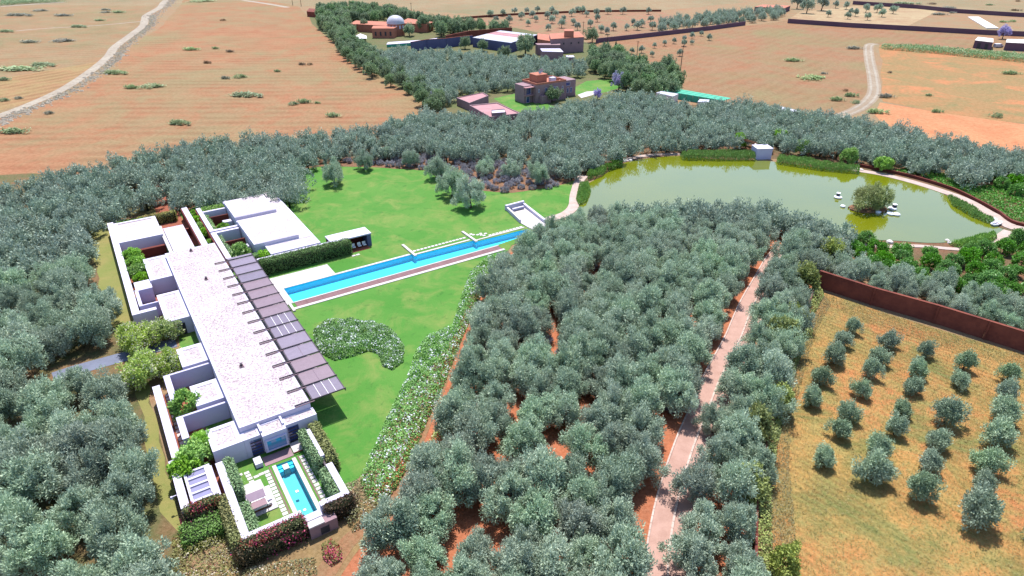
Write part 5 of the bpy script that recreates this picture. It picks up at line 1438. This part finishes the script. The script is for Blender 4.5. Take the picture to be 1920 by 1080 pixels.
# ------------------------------------------------------------------ hedges and borders
def leaf_box(name, label, cat, u0, u1, v0, v1, z0, z1, mat, dens=60, L=.26, Wd=.16, group=None, bulge=.12, coremat=None):
    rg = np.random.default_rng(abs(hash((round(u0 * 10), round(v0 * 10)))) % 99999)
    du, dv, dz = u1 - u0, v1 - v0, z1 - z0
    faces = [('z1', du * dv), ('u0', dv * dz), ('u1', dv * dz), ('v0', du * dz), ('v1', du * dz)]
    Cs = []; Ns = []
    for f_, A in faces:
        n = int(A * dens); a = rg.uniform(0, 1, n); b = rg.uniform(0, 1, n); jit = rg.normal(0, bulge, n)
        if f_ == 'z1': c = np.stack([u0 + a * du, v0 + b * dv, z1 + jit], 1); nn = (0, 0, 1)
        elif f_ == 'u0': c = np.stack([u0 + jit, v0 + a * dv, z0 + b * dz], 1); nn = (-1, 0, 0)
        elif f_ == 'u1': c = np.stack([u1 + jit, v0 + a * dv, z0 + b * dz], 1); nn = (1, 0, 0)
        elif f_ == 'v0': c = np.stack([u0 + a * du, v0 + jit, z0 + b * dz], 1); nn = (0, -1, 0)
        else: c = np.stack([u0 + a * du, v1 + jit, z0 + b * dz], 1); nn = (0, 1, 0)
        Cs.append(c); Ns.append(np.tile(nn, (n, 1)))
    C = np.vstack(Cs); N = np.vstack(Ns).astype(float)
    C = C[:, [1, 0, 2]]; N = N[:, [1, 0, 2]]
    C -= np.array([v0, u0, 0])
    D = N * .3 + np.array([0, 0, .3]) + rg.normal(size=C.shape) * .7
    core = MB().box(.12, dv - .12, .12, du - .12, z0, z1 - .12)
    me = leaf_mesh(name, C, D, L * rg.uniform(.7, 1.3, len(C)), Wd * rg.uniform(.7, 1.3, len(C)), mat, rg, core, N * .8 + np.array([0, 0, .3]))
    o = link(name, me, None, W(u0, v0, 0), ROT)
    return tag(o, label, cat, group)
leaf_box('hedge', 'tall clipped dark green hedge along the paved terrace', 'hedge', 120.6, 122.6, 20.9, 39.1, 0, 3.0, M['hedge'], 55)
wall('thin white wall top behind the tall terrace hedge', M['white'], (122.65, 123.2, 20.6, 35.3, 0, 2.85))
leaf_box('hedge', 'low hedge outside the far annex court', 'hedge', 155.2, 157.8, 16.6, 21.4, 0, 2.8, M['bright'], 50)
leaf_box('hedge', 'rounded hedge closing the near annex court', 'hedge', 125.3, 126.6, 17.0, 23.2, 0, 2.6, M['hedge_grey'], 55)
leaf_box('hedge', 'small green hedge at the annex corner', 'hedge', 123.6, 126.4, 21.7, 23.4, 0, 3.0, M['bright'], 55)
leaf_box('hedge', 'dark hedge behind the garage roof', 'hedge', 158.2, 159.6, -0.5, 4.6, 0, 2.6, M['hedge'], 50)
leaf_box('hedge', 'olive-green hedge across the entrance drive', 'hedge', 159.6, 161.0, 3.4, 11.4, 0, 2.4, M['hedge_brown'], 45)
leaf_box('hedge', 'planting strip left in the far annex court', 'hedge', 143.0, 153.9, 16.55, 17.3, 0, 2.3, M['hedge_grey'], 45)
leaf_box('hedge', 'planting strip left in the near annex court', 'hedge', 127.0, 140.2, 16.65, 17.5, 0, 2.3, M['hedge_grey'], 45)
leaf_box('hedge', 'grey-green clipped hedge by the front wall of the villa', 'hedge', 63.9, 69.4, 2.75, 3.75, 0, 2.5, M['hedge_grey'], 80)
leaf_box('hedge', 'grey-green clipped hedge in the near corner of the pool court', 'hedge', 56.45, 61.2, 2.75, 3.75, 0, 2.3, M['hedge_grey'], 80)
leaf_box('hedge', 'brown-green hedge outside the left wall of the pool court', 'hedge', 55.6, 63.4, .85, 1.8, 0, 2.5, M['hedge_brown'], 80)
leaf_box('hedge', 'light green hedge inside the right wall of the pool court', 'hedge', 62.8, 69.6, 12.25, 13.05, 0, 2.5, M['hedge_grey'], 80)
leaf_box('hedge', 'brown-green hedge outside the right wall of the pool court', 'hedge', 62.4, 70.2, 13.7, 14.95, 0, 2.4, M['hedge_brown'], 70)
leaf_box('hedge', 'light green hedge in the right corner of the pool court', 'hedge', 56.5, 61.4, 12.3, 13.1, 0, 2.3, M['hedge_grey'], 80)
leaf_box('bougainvillea', 'pink bougainvillea falling over the front wall of the pool court', 'bougainvillea', 54.4, 55.6, 1.6, 8.3, 1.9, 2.75, M['bougain'], 85, L=.2, Wd=.14)
leaf_box('bougainvillea', 'shade-darkened climber below the pink front wall bloom', 'climber', 54.0, 55.62, .9, 8.3, 0, 2.0, M['bougain_shaded'], 70, bulge=.2)
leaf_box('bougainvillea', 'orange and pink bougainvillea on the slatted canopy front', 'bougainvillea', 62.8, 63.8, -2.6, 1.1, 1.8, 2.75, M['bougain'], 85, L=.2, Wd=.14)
leaf_box('bougainvillea', 'shade-darkened climber below the slatted canopy', 'climber', 62.6, 63.75, -3.0, 1.1, 0, 1.9, M['bougain_shaded'], 60, bulge=.2)
leaf_box('bougainvillea', 'reddish climber on the right front wall of the pool court', 'climber', 54.6, 55.6, 10.9, 14.2, 0, 2.5, M['bougain_shaded'], 75, bulge=.2)
leaf_box('hedge', 'low broad hedge between the canopy and the pool court', 'hedge', 59.5, 62.4, -3.6, .7, 0, 1.6, M['hedge'], 60)

def leaf_patch(name, label, cat, poly_px, h, mat, dens, L, Wd, zpx=None, seed=5, kind='stuff', up=.6, edge=1.2, bump_s=.9, polys=None):
    """a loose mass of shrubs following an outline on the ground"""
    rg = np.random.default_rng(seed)
    poly = px_poly(poly_px, zpx if zpx is not None else h * .5) if polys is None else polys
    xs = [p[0] for p in poly]; ys = [p[1] for p in poly]
    A = abs(sum(poly[i][0] * poly[(i + 1) % len(poly)][1] - poly[(i + 1) % len(poly)][0] * poly[i][1] for i in range(len(poly)))) / 2
    n = int(A * dens * (max(xs) - min(xs)) * (max(ys) - min(ys)) / max(A, .1))
    X = rg.uniform(min(xs), max(xs), n); Y = rg.uniform(min(ys), max(ys), n)
    pa = np.array(poly); ins = np.zeros(n, bool); j = len(pa) - 1; dist = np.full(n, 1e9)
    for i in range(len(pa)):
        xi, yi = pa[i]; xj, yj = pa[j]
        cond = ((yi > Y) != (yj > Y)) & (X < (xj - xi) * (Y - yi) / ((yj - yi) + 1e-12) + xi)
        ins ^= cond
        dx, dy = xj - xi, yj - yi; L2 = dx * dx + dy * dy + 1e-9
        t = np.clip(((X - xi) * dx + (Y - yi) * dy) / L2, 0, 1)
        dist = np.minimum(dist, np.hypot(X - xi - t * dx, Y - yi - t * dy)); j = i
    X, Y, dist = X[ins], Y[ins], dist[ins]; n = len(X)
    prof = np.clip(dist / edge, 0, 1) ** .5
    ctr = rg.uniform(0, 1, (max(4, int(A / 2.2)), 2)) * [max(xs) - min(xs), max(ys) - min(ys)] + [min(xs), min(ys)]
    dm = np.full(n, 1e9)
    for c in ctr: dm = np.minimum(dm, (X - c[0]) ** 2 + (Y - c[1]) ** 2)
    lump = np.clip(1 - np.sqrt(dm) / 1.5, 0, 1)
    top = h * prof * (0.62 + .38 * lump * bump_s)
    Z = top * (1 - .75 * rg.uniform(0, 1, n) ** 2.2) + .03
    C = np.stack([X, Y, Z], 1)
    D = rg.normal(size=C.shape) * .6 + np.array([0, 0, up if up > 1 else up * .35])
    ox, oy = float(np.mean(pa[:, 0])), float(np.mean(pa[:, 1]))
    C[:, 0] -= ox; C[:, 1] -= oy
    me = leaf_mesh(name, C, D, L * rg.uniform(.6, 1.3, n), Wd * rg.uniform(.7, 1.3, n), mat, rg)
    o = link(name, me, None, (ox, oy, 0))
    tag(o, label, cat)
    if kind: o["kind"] = kind
    return o
leaf_patch('flower_border', 'long white-flowering border between lower lawn and dirt path', 'flower border', [(912, 478), (935, 478), (915, 515), (896, 560), (866, 625), (845, 680), (826, 730), (800, 780), (772, 850), (742, 905), (716, 938), (690, 930), (672, 890), (690, 850), (716, 790), (740, 740), (766, 690), (776, 655), (800, 622), (846, 610), (860, 560), (880, 505)], 2.2, M['white_bloom'], 60, .32, .20)
leaf_patch('flower_border', 'dry straw-coloured flowering shrubs beside the bougainvillea corner', 'shrubs', [(640, 905), (672, 890), (692, 930), (716, 940), (690, 975), (660, 990), (640, 960)], 1.8, M['dry_bloom'], 45, .28, .15, seed=6)
leaf_patch('flower_bed', 'curved bed of white flowers in the lower lawn', 'flower bed', [(586, 612), (612, 598), (650, 594), (700, 598), (735, 612), (758, 640), (756, 670), (735, 686), (716, 678), (708, 655), (690, 650), (655, 662), (625, 668), (600, 655), (588, 635)], 1.9, M['white_bloom'], 66, .30, .19, seed=7)
leaf_patch('shrub_border', 'straw-tinted shrubs below the left hedge and bougainvillea', 'shrubs', [(320, 1000), (380, 985), (430, 1000), (450, 1050), (440, 1110), (290, 1110), (320, 1060)], 1.6, M['dry_bloom'], 48, .26, .14, seed=8)
leaf_patch('shrub_border', 'weedy shrubs along the foot of the pool court wall', 'shrubs', [(455, 1060), (520, 1050), (590, 1040), (600, 1110), (440, 1110)], 1.0, M['dry_bloom'], 40, .26, .14, seed=9)
leaf_patch('flowering_shrub', 'round shrub with red blossoms below the overflow block', 'shrub', [(600, 1015), (622, 1005), (640, 1020), (640, 1045), (620, 1055), (604, 1042)], 1.5, M['bougain'], 90, .24, .15, seed=10, kind=None)
leaf_patch('shrub_border', 'green weedy shrubs between dirt path and olive grove', 'shrubs', [(905, 555), (925, 550), (905, 640), (880, 720), (850, 800), (815, 870), (775, 920), (745, 950), (765, 900), (800, 830), (830, 760), (856, 690), (880, 620)], 1.5, M['cream_bloom'], 32, .30, .16, seed=11)
leaf_patch('weeds', 'grey dry weeds covering the left edge of the orchard', 'weeds', [(1540, 545), (1560, 565), (1530, 620), (1510, 690), (1490, 770), (1480, 860), (1490, 960), (1500, 1110), (1415, 1110), (1420, 960), (1440, 850), (1465, 760), (1490, 680), (1515, 590)], .9, M['weed'], 60, .22, .08, seed=12)
leaf_patch('wall_shrubs', 'dull green and brown shrubs growing over the left orchard wall', 'shrubs', [(1535, 520), (1548, 545), (1520, 600), (1500, 670), (1478, 745), (1462, 820), (1450, 900), (1452, 1000), (1455, 1110), (1405, 1110), (1405, 960), (1425, 850), (1450, 760), (1475, 680), (1500, 600), (1515, 540)], 2.3, M['bushy'], 46, .36, .2, seed=19)
leaf_patch('weeds', 'grey dry weeds along the foot of the brown boundary wall', 'weeds', [(1545, 548), (1640, 578), (1760, 615), (1960, 675), (1960, 700), (1740, 640), (1620, 600), (1550, 570)], .6, M['weed'], 40, .2, .07, seed=13)
leaf_patch('ground_cover', 'bright green ground cover bank above the far path', 'ground cover', [(1660, 322), (1720, 325), (1770, 345), (1800, 360), (1850, 382), (1885, 405), (1960, 428), (1960, 365), (1880, 345), (1830, 348), (1790, 330), (1720, 310)], .5, M['ground_cover'], 12, .6, .3, seed=14)
leaf_patch('ground_cover', 'green ground cover right of the lake end', 'ground cover', [(1905, 438), (1960, 432), (1960, 470), (1890, 470), (1872, 462)], .5, M['ground_cover'], 14, .5, .3, seed=15)
# reeds
def reeds(label, px, seed, h=2.5, dens=46):
    return leaf_patch('reeds', label, 'reeds', px, h, M['reed'], dens, .8, .15, zpx=.4, seed=seed, up=1.6, edge=.35, bump_s=.5)
reeds('reed bed at the left bank of the lake by the path', [(1086, 345), (1104, 342), (1108, 358), (1100, 378), (1085, 384), (1080, 372)], 41, 1.6)
reeds('reed clump on the near left far bank', [(1100, 328), (1124, 318), (1138, 320), (1128, 330), (1104, 336)], 42)
reeds('reed clump next to the short pale edge of the far bank', [(1128, 318), (1150, 306), (1168, 302), (1166, 312), (1142, 320)], 43)
reeds('long reed bed left of the concrete box', [(1274, 293), (1300, 288), (1380, 288), (1418, 291), (1416, 300), (1340, 300), (1280, 299)], 44)
reeds('long reed bed right of the concrete box', [(1456, 298), (1500, 301), (1560, 311), (1612, 319), (1610, 325), (1540, 319), (1458, 306)], 45)
reeds('reeds inside the curve of the far right path', [(1776, 366), (1812, 382), (1846, 404), (1866, 414), (1858, 420), (1820, 404), (1786, 384)], 46, 1.5)
reeds('reed bed on the near right shore', [(1780, 456), (1820, 446), (1862, 436), (1870, 446), (1850, 458), (1800, 464)], 47, 1.6)
for i, (x, y) in enumerate([(1387, 270), (1460, 262), (1503, 283), (1590, 300), (1655, 312)]):
    q = P(x, y, 1.5); plant('bright', q[0], q[1], ['bright green bush in the shade left of the concrete box', 'bright green bush right of the footbridge', 'bright green bush behind the right reed bed', 'pale green bush beside the start of the far path', 'green bush above the dark red retaining edge'][i], 'bush', 'bright bushes on the far bank', 'bank_bush', 1.25)
# white stones on the shores
sr = random.Random(9)
for (lab, pts_) in (('white stones between reeds on the far shore', [(1152 + i * 6, 303 - i * .3) for i in range(6)] + [(1580 + i * 5, 314 + i * .8) for i in range(8)]), ('white stones along the near citrus shore', [(1668, 455), (1690, 462), (1776, 452), (1780, 456), (1560, 452)])):
    q0 = P(*pts_[0])
    rt_ = thing('shore_stones', lab, 'stones', (q0[0], q0[1], 0.0))
    for (x, y) in pts_:
        q = P(x, y); s = sr.uniform(.45, .9)
        m2 = MB(); m2.tube([(0, 0, 0), (0, 0, s * .5), (.05, 0, s * .8)], [s, s * .9, s * .4], 6)
        build('stone', m2, M['stone'], rt_, (q[0] - q0[0], q[1] - q0[1], 0))

# straw tufts on the orchard floor
leaf_patch('dry_grass', 'dry golden grass tufts all over the orchard floor', 'dry grass', [(1530, 550), (1740, 615), (1990, 690), (2050, 820), (2050, 1120), (1460, 1120), (1460, 960), (1475, 800), (1500, 690)], .28, M['straw'], 26, .24, .06, zpx=0, seed=16, up=.5, edge=.2)
leaf_patch('grass', 'longer grass blades along the lawn edges', 'grass', [(1040, 352), (1080, 335), (1075, 372), (1055, 395), (1000, 425), (985, 418), (1010, 405), (1050, 385)], .12, M['reed'], 6, .2, .05, zpx=0, seed=17, up=1.5, edge=.2)

# ------------------------------------------------------------------ trees of the compounds and the plain
green = scatter([(600, 18), (660, 12), (740, 20), (800, 36), (870, 46), (950, 54), (950, 50), (880, 53), (836, 60), (820, 60), (822, 50), (800, 38), (745, 30), (700, 34), (655, 36), (640, 44), (660, 60), (655, 78), (640, 70), (600, 45)], 6.2, 3.5, 51, [(*P(742, 47, 6)[:2], 13), (*P(715, 52, 4)[:2], 10), (*P(700, 44, 4)[:2], 8), (*P(790, 42, 4)[:2], 10), (*P(660, 43, 4)[:2], 6)])
green2 = scatter([(620, 62), (690, 85), (720, 120), (780, 150), (830, 185), (805, 200), (780, 168), (700, 135), (650, 100)], 5.5, 3.5, 52)
green3 = scatter([(1110, 92), (1160, 98), (1200, 120), (1270, 140), (1265, 165), (1200, 168), (1160, 148), (1110, 120)], 5.2, 3.5, 53)
def _gl(p):
    zf = p[1] * CP + (CAM_H - 3) * SP
    px = 960 + FOC * p[0] / zf
    if px < 655: return ('bushy green tree at the left end of the domed compound', 'green trees left of the domed compound')
    if p[1] > 470: return ('bushy green tree in the row behind the white dome', 'green trees behind the dome')
    if px > 800: return ('bushy green tree between white dome and warehouse', 'green trees between dome and warehouse')
    return ('bushy green tree in front of the salmon buildings of the dome', 'green trees before the salmon buildings')
for p in green: plant('broad', p[0], p[1], _gl(p)[0], 'tree', _gl(p)[1], 'broadleaf_tree', rs.uniform(.9, 1.25))
for p in green2: plant('broad', p[0], p[1], 'green tree along the edge of the ploughed field below the compound', 'tree', 'green trees along the ploughed field', 'broadleaf_tree', rs.uniform(.7, 1.0))
for p in green3: plant('broad', p[0], p[1], 'green tree right of the mauve house garden', 'tree', 'green trees right of the mauve house', 'broadleaf_tree', rs.uniform(.8, 1.1))
for (x, y, s, lab) in ((985, 104, 1.6, 'very large leafy tree in front of the warehouse'), (905, 96, .9, 'bright leafy tree left under the warehouse wall'), (945, 112, .9, 'light green round tree below the warehouse'), (872, 92, .9, 'leafy tree under the left warehouse corner'), (1250, 150, 1.3, 'tall leafy tree beside the green tunnel'), (768, 68, 1.1, 'leafy tree right in front of the domed hall'), (684, 58, .9, 'leafy tree hiding the left salmon wing'), (795, 60, 1.3, 'leafy tree right of the salmon compound'), (1110, 80, 1.1, 'leafy tree right of the purple block house'), (1035, 192, .9, 'grey tree in front of the mauve house')):
    q = P(x, y); plant('broad', q[0], q[1], lab, 'tree', 'large single trees of the compounds', 'broadleaf_tree', s)
for (x, y, s, lab) in ((1160, 165, 1.0, 'violet jacaranda tree at the edge of the olive belt'), (1168, 160, .8, 'smaller violet jacaranda behind the first'), (810, 195, .7, 'violet jacaranda beside the ploughed field corner'), (1064, 205, .45, 'small violet shrub below the mauve house'), (1120, 182, .6, 'violet jacaranda right of the mauve house terrace'), (1880, 70, 1.2, 'violet jacaranda between the far right farmhouses'), (945, 225, .5, 'violet shrub below the pink roofed outbuilding')):
    q = P(x, y, 1.0); plant('violet', q[0], q[1], lab, 'jacaranda', 'violet trees', 'jacaranda_tree', s)
for i, (x, y) in enumerate([(1153, 108), (1160, 110), (1136, 122), (1130, 128), (1125, 134)]):
    q = P(x, y); plant('cypress', q[0], q[1], ['farther dark cypress of the right garden row', 'second dark cypress of the right garden row', 'third dark cypress of the right garden row', 'fourth dark cypress of the right garden row', 'nearest dark cypress of the right garden row'][i], 'cypress', 'cypresses right of the mauve house', 'cypress_tree', 1.0)
sheet('lawn', [px_poly([(1076, 165), (1100, 152), (1150, 148), (1175, 160), (1140, 172), (1100, 180), (1080, 178)])], 0.05, M['lawn'], 'bright lawn right of the mauve house')
sheet('lawn', [px_poly([(925, 185), (970, 175), (1000, 185), (1040, 200), (1010, 222), (960, 205)])], 0.05, M['lawn'], 'bright lawn left of the mauve house')
sheet('lawn', [px_poly([(1138, 125), (1172, 123), (1178, 132), (1150, 136)])], 0.05, M['lawn'], 'small green plot beyond the cypresses')
sheet('terrace', [px_poly([(1083, 178), (1100, 172), (1118, 171), (1112, 178), (1090, 184)])], 0.06, M['terrace'], 'pale terrace right of the mauve house')

dots = [(920, 28), (930, 37), (943, 27), (955, 40), (965, 23), (977, 33), (990, 45), (988, 22), (998, 30), (1005, 37), (1008, 20), (1027, 32), (1028, 53), (1035, 22), (1035, 40), (1042, 28), (1053, 48), (1057, 35), (1072, 27), (1075, 43), (1083, 52), (1100, 28), (1107, 47), (1118, 27), (1120, 37), (1168, 23), (1175, 53), (1187, 43), (1195, 52), (1203, 47), (1220, 38), (1223, 52), (1150, 53), (1138, 60), (1127, 57), (1083, 20), (1092, 22), (1140, 23), (1216, 23)]
for i, (x, y) in enumerate(dots):
    q = P(x, y, 1.5); plant('small', q[0], q[1], 'small round tree dotted over the far red plain', 'tree', 'small trees dotted over the red plain', 'orchard_tree', rs.uniform(.9, 1.3))
dots2 = [(1227, 85), (1246, 81), (1264, 77), (1185, 96), (1223, 101), (1203, 94), (1275, 100), (1298, 68), (1315, 63), (1298, 79), (1330, 71), (1283, 72), (1283, 82)]
for i, (x, y) in enumerate(dots2):
    q = P(x, y, 1.5); plant('small', q[0], q[1], 'small round tree on the salmon plain right of the poles', 'tree', 'small trees near the poles', 'orchard_tree', rs.uniform(.6, .9))
dots3 = [(1567, 12), (1587, 14), (1553, 28), (1595, 24), (1590, 32), (1604, 27), (1624, 20), (1627, 34), (1645, 20), (1654, 28), (1675, 22)]
for i, (x, y) in enumerate(dots3):
    q = P(x, y, 1.5); plant('small', q[0], q[1], 'small round tree in the pale yard behind the long mauve wall', 'tree', 'small trees in the pale yard', 'orchard_tree', rs.uniform(1.0, 1.6))
for (x, y, s, lab) in ((1541, 15, 2.6, 'big silvery tree at the corner of the pale yard'), (1513, 20, 2.4, 'big silvery tree left of the pale yard'), (1495, 12, 2.2, 'silvery tree beside the brown flat building')):
    q = P(x, y, 2); plant('small', q[0], q[1], lab, 'tree', 'big silvery trees by the pale yard', 'silvery_tree', s)
# roadside hedge row at the far right
leaf_patch('hedgerow', 'uneven green hedgerow below the far right farmhouses', 'hedgerow', [(1650, 84), (1720, 84), (1800, 92), (1960, 104), (1960, 116), (1860, 106), (1760, 96), (1660, 88)], 3.0, M['broad'], 7, .8, .4, seed=61, zpx=1.5)
leaf_patch('hedgerow', 'far dark hedge along the upper left road', 'hedgerow', [(0, 8), (60, 4), (130, 1), (0, 1)], 3.0, M['broad'], 3, 1.2, .6, seed=62, zpx=1.5)

# scrub patches on the fields
SC = {}
for key, mat in (('green', M['scrub_green']), ('brown', M['scrub_brown']), ('grey', M['scrub_grey'])):
    SC[key] = []
    for i in range(3):
        rg = np.random.default_rng(80 + i)
        C, D, NN = crown_points(rg, 1.0, .12, .5, 30, .28, 40, .5)
        C[:, 1] *= .55
        SC[key].append(leaf_mesh('scrub', C, D, .18, .09, mat, rg, None, NN))
scrubs = [('big ploughed field', [(25, 249, 27, 'green'), (466, 180, 30, 'green'), (340, 233, 21, 'green'), (570, 193, 14, 'green'), (550, 197, 10, 'green'), (596, 194, 6, 'green'), (624, 219, 14, 'green'), (220, 138, 23, 'green'), (247, 166, 15, 'green'), (285, 164, 22, 'green'), (92, 214, 9, 'grey'), (358, 94, 16, 'green'), (404, 92, 7, 'green'), (431, 98, 8, 'brown'), (390, 119, 8, 'brown'), (418, 39, 6, 'brown'), (520, 135, 7, 'green'), (450, 146, 13, 'green'), (424, 148, 9, 'grey'), (567, 122, 7, 'brown'), (581, 122, 6, 'brown'), (377, 3, 24, 'green')]),
          ('fields beyond the pale track', [(55, 80, 18, 'grey'), (118, 78, 20, 'grey'), (15, 60, 14, 'green'), (40, 29, 26, 'grey'), (118, 30, 17, 'grey'), (150, 51, 16, 'green'), (198, 24, 10, 'grey'), (222, 24, 12, 'green'), (187, 39, 11, 'green'), (85, 123, 24, 'green'), (35, 131, 40, 'green'), (8, 151, 12, 'green'), (35, 186, 8, 'grey'), (8, 190, 10, 'green'), (200, 19, 10, 'grey'), (75, 21, 14, 'grey')]),
          ('plains at the right', [(1486, 115, 16, 'green'), (1522, 148, 26, 'green'), (1568, 189, 13, 'green'), (1596, 181, 12, 'green'), (1585, 171, 6, 'brown'), (1604, 194, 9, 'green'), (1600, 92, 14, 'grey'), (1660, 183, 14, 'grey'), (1741, 180, 7, 'green'), (1757, 211, 10, 'green'), (1868, 220, 13, 'green'), (1893, 139, 16, 'green'), (1645, 212, 18, 'green'), (1700, 7, 22, 'green'), (1748, 8, 9, 'brown'), (1777, 16, 17, 'grey'), (1760, 28, 14, 'grey'), (1786, 25, 6, 'grey'), (1855, 10, 8, 'green'), (1908, 3, 5, 'brown'), (1882, 42, 8, 'green'), (1898, 41, 8, 'green'), (1905, 20, 9, 'brown'), (1545, 139, 6, 'grey'), (1668, 137, 5, 'brown')])]
nth = ['1st', '2nd', '3rd'] + ['%dth' % i for i in range(4, 40)]
for where, lst in scrubs:
    for i, (x, y, w, c) in enumerate(sorted(lst)):
        a = P(x - w, y); b = P(x + w, y); R = max(.4, abs(b[0] - a[0]) / 2)
        cx, cy = (a[0] + b[0]) / 2, (a[1] + b[1]) / 2
        o = link('scrub', SC[c][i % 3], None, (cx, cy, 0), 0.0)
        o.scale = (R, R * 1.1, min(R * .8, 1.6 if w < 12 else 1.9))
        size = 'wide' if w >= 18 else ('small' if w < 10 else 'middling')
        tag(o, '%s %s scrub patch, %s from the left in the %s' % (size, c, nth[i], where), 'scrub', 'scrub patches in the ' + where)

# ditch rubble beside the track
rg = np.random.default_rng(91)
mbr = MB()
tlR = ribbon_pts(tl, 11)[1]
for i in range(900):
    t = rg.uniform(0, len(tlR) - 1.01); k = int(t); fct = t - k
    x = tlR[k][0] * (1 - fct) + tlR[k + 1][0] * fct + rg.normal(0, 1.8); y = tlR[k][1] * (1 - fct) + tlR[k + 1][1] * fct + rg.normal(0, 2.5)
    s = rg.uniform(.3, 1.0)
    mbr.tube([(x, y, 0), (x, y, s * .5)], [s, s * .5], 5)
o = build('rubble', mbr, M['stone'] if False else M['track']); o["kind"] = "stuff"; tag(o, 'rubble and dug earth along the right side of the pale track', 'rubble')
leaf_patch('roadside_scrub', 'dry brown scrub along the ditch of the pale track', 'scrub', None, .9, M['scrub_grey'], 2.2, .6, .25, seed=92, polys=[*ribbon_pts(tl, 6)[1][4:60], *ribbon_pts(tl, 14)[1][4:60][::-1]])

# utility poles
def pole(x, y, top, label, arm=True):
    q = P(x, y); h = top
    r = thing('utility_pole', label, 'utility pole', q, rs.uniform(-.4, .4), 'utility poles')
    build('mast', MB().tube([(0, 0, 0), (0, 0, h)], [.22, .13], 7), M['bark'], r)
    if arm: build('cross_arm', MB().box(-.9, .9, -.07, .07, h - .5, h - .36), M['bark'], r)
pole(1273, 154, 15.5, 'tall pole standing at the edge of the olive belt near the tunnel')
pole(1193, 118, 10.5, 'pole among the small trees right of the purple house')
pole(772, 30, 9.5, 'pole behind the domed compound')
pole(1093, 64, 7.5, 'pole just right of the square roof tower')
pole(1138, 92, 8, 'pole rising from the green trees beside the block house')
pole(565, 12, 12, 'left one of the two poles at the end of the far road')
pole(549, 10, 9, 'right hand small pole by the brown hut', False)
# lamp on the outer wall
q = W(66.6, -3.0)
lr = thing('wall_lamp', 'small white lamp on an arm outside the lower outer wall', 'lamp', (q[0], q[1], 0), ROT)
build('arm', MB().box(-.5, .05, -.05, .05, 2.2, 2.28), M['white'], lr)
build('shade', MB().tube([(-.55, 0, 2.05), (-.55, 0, 2.3)], [.2, .12], 8), M['white'], lr)
print('done')
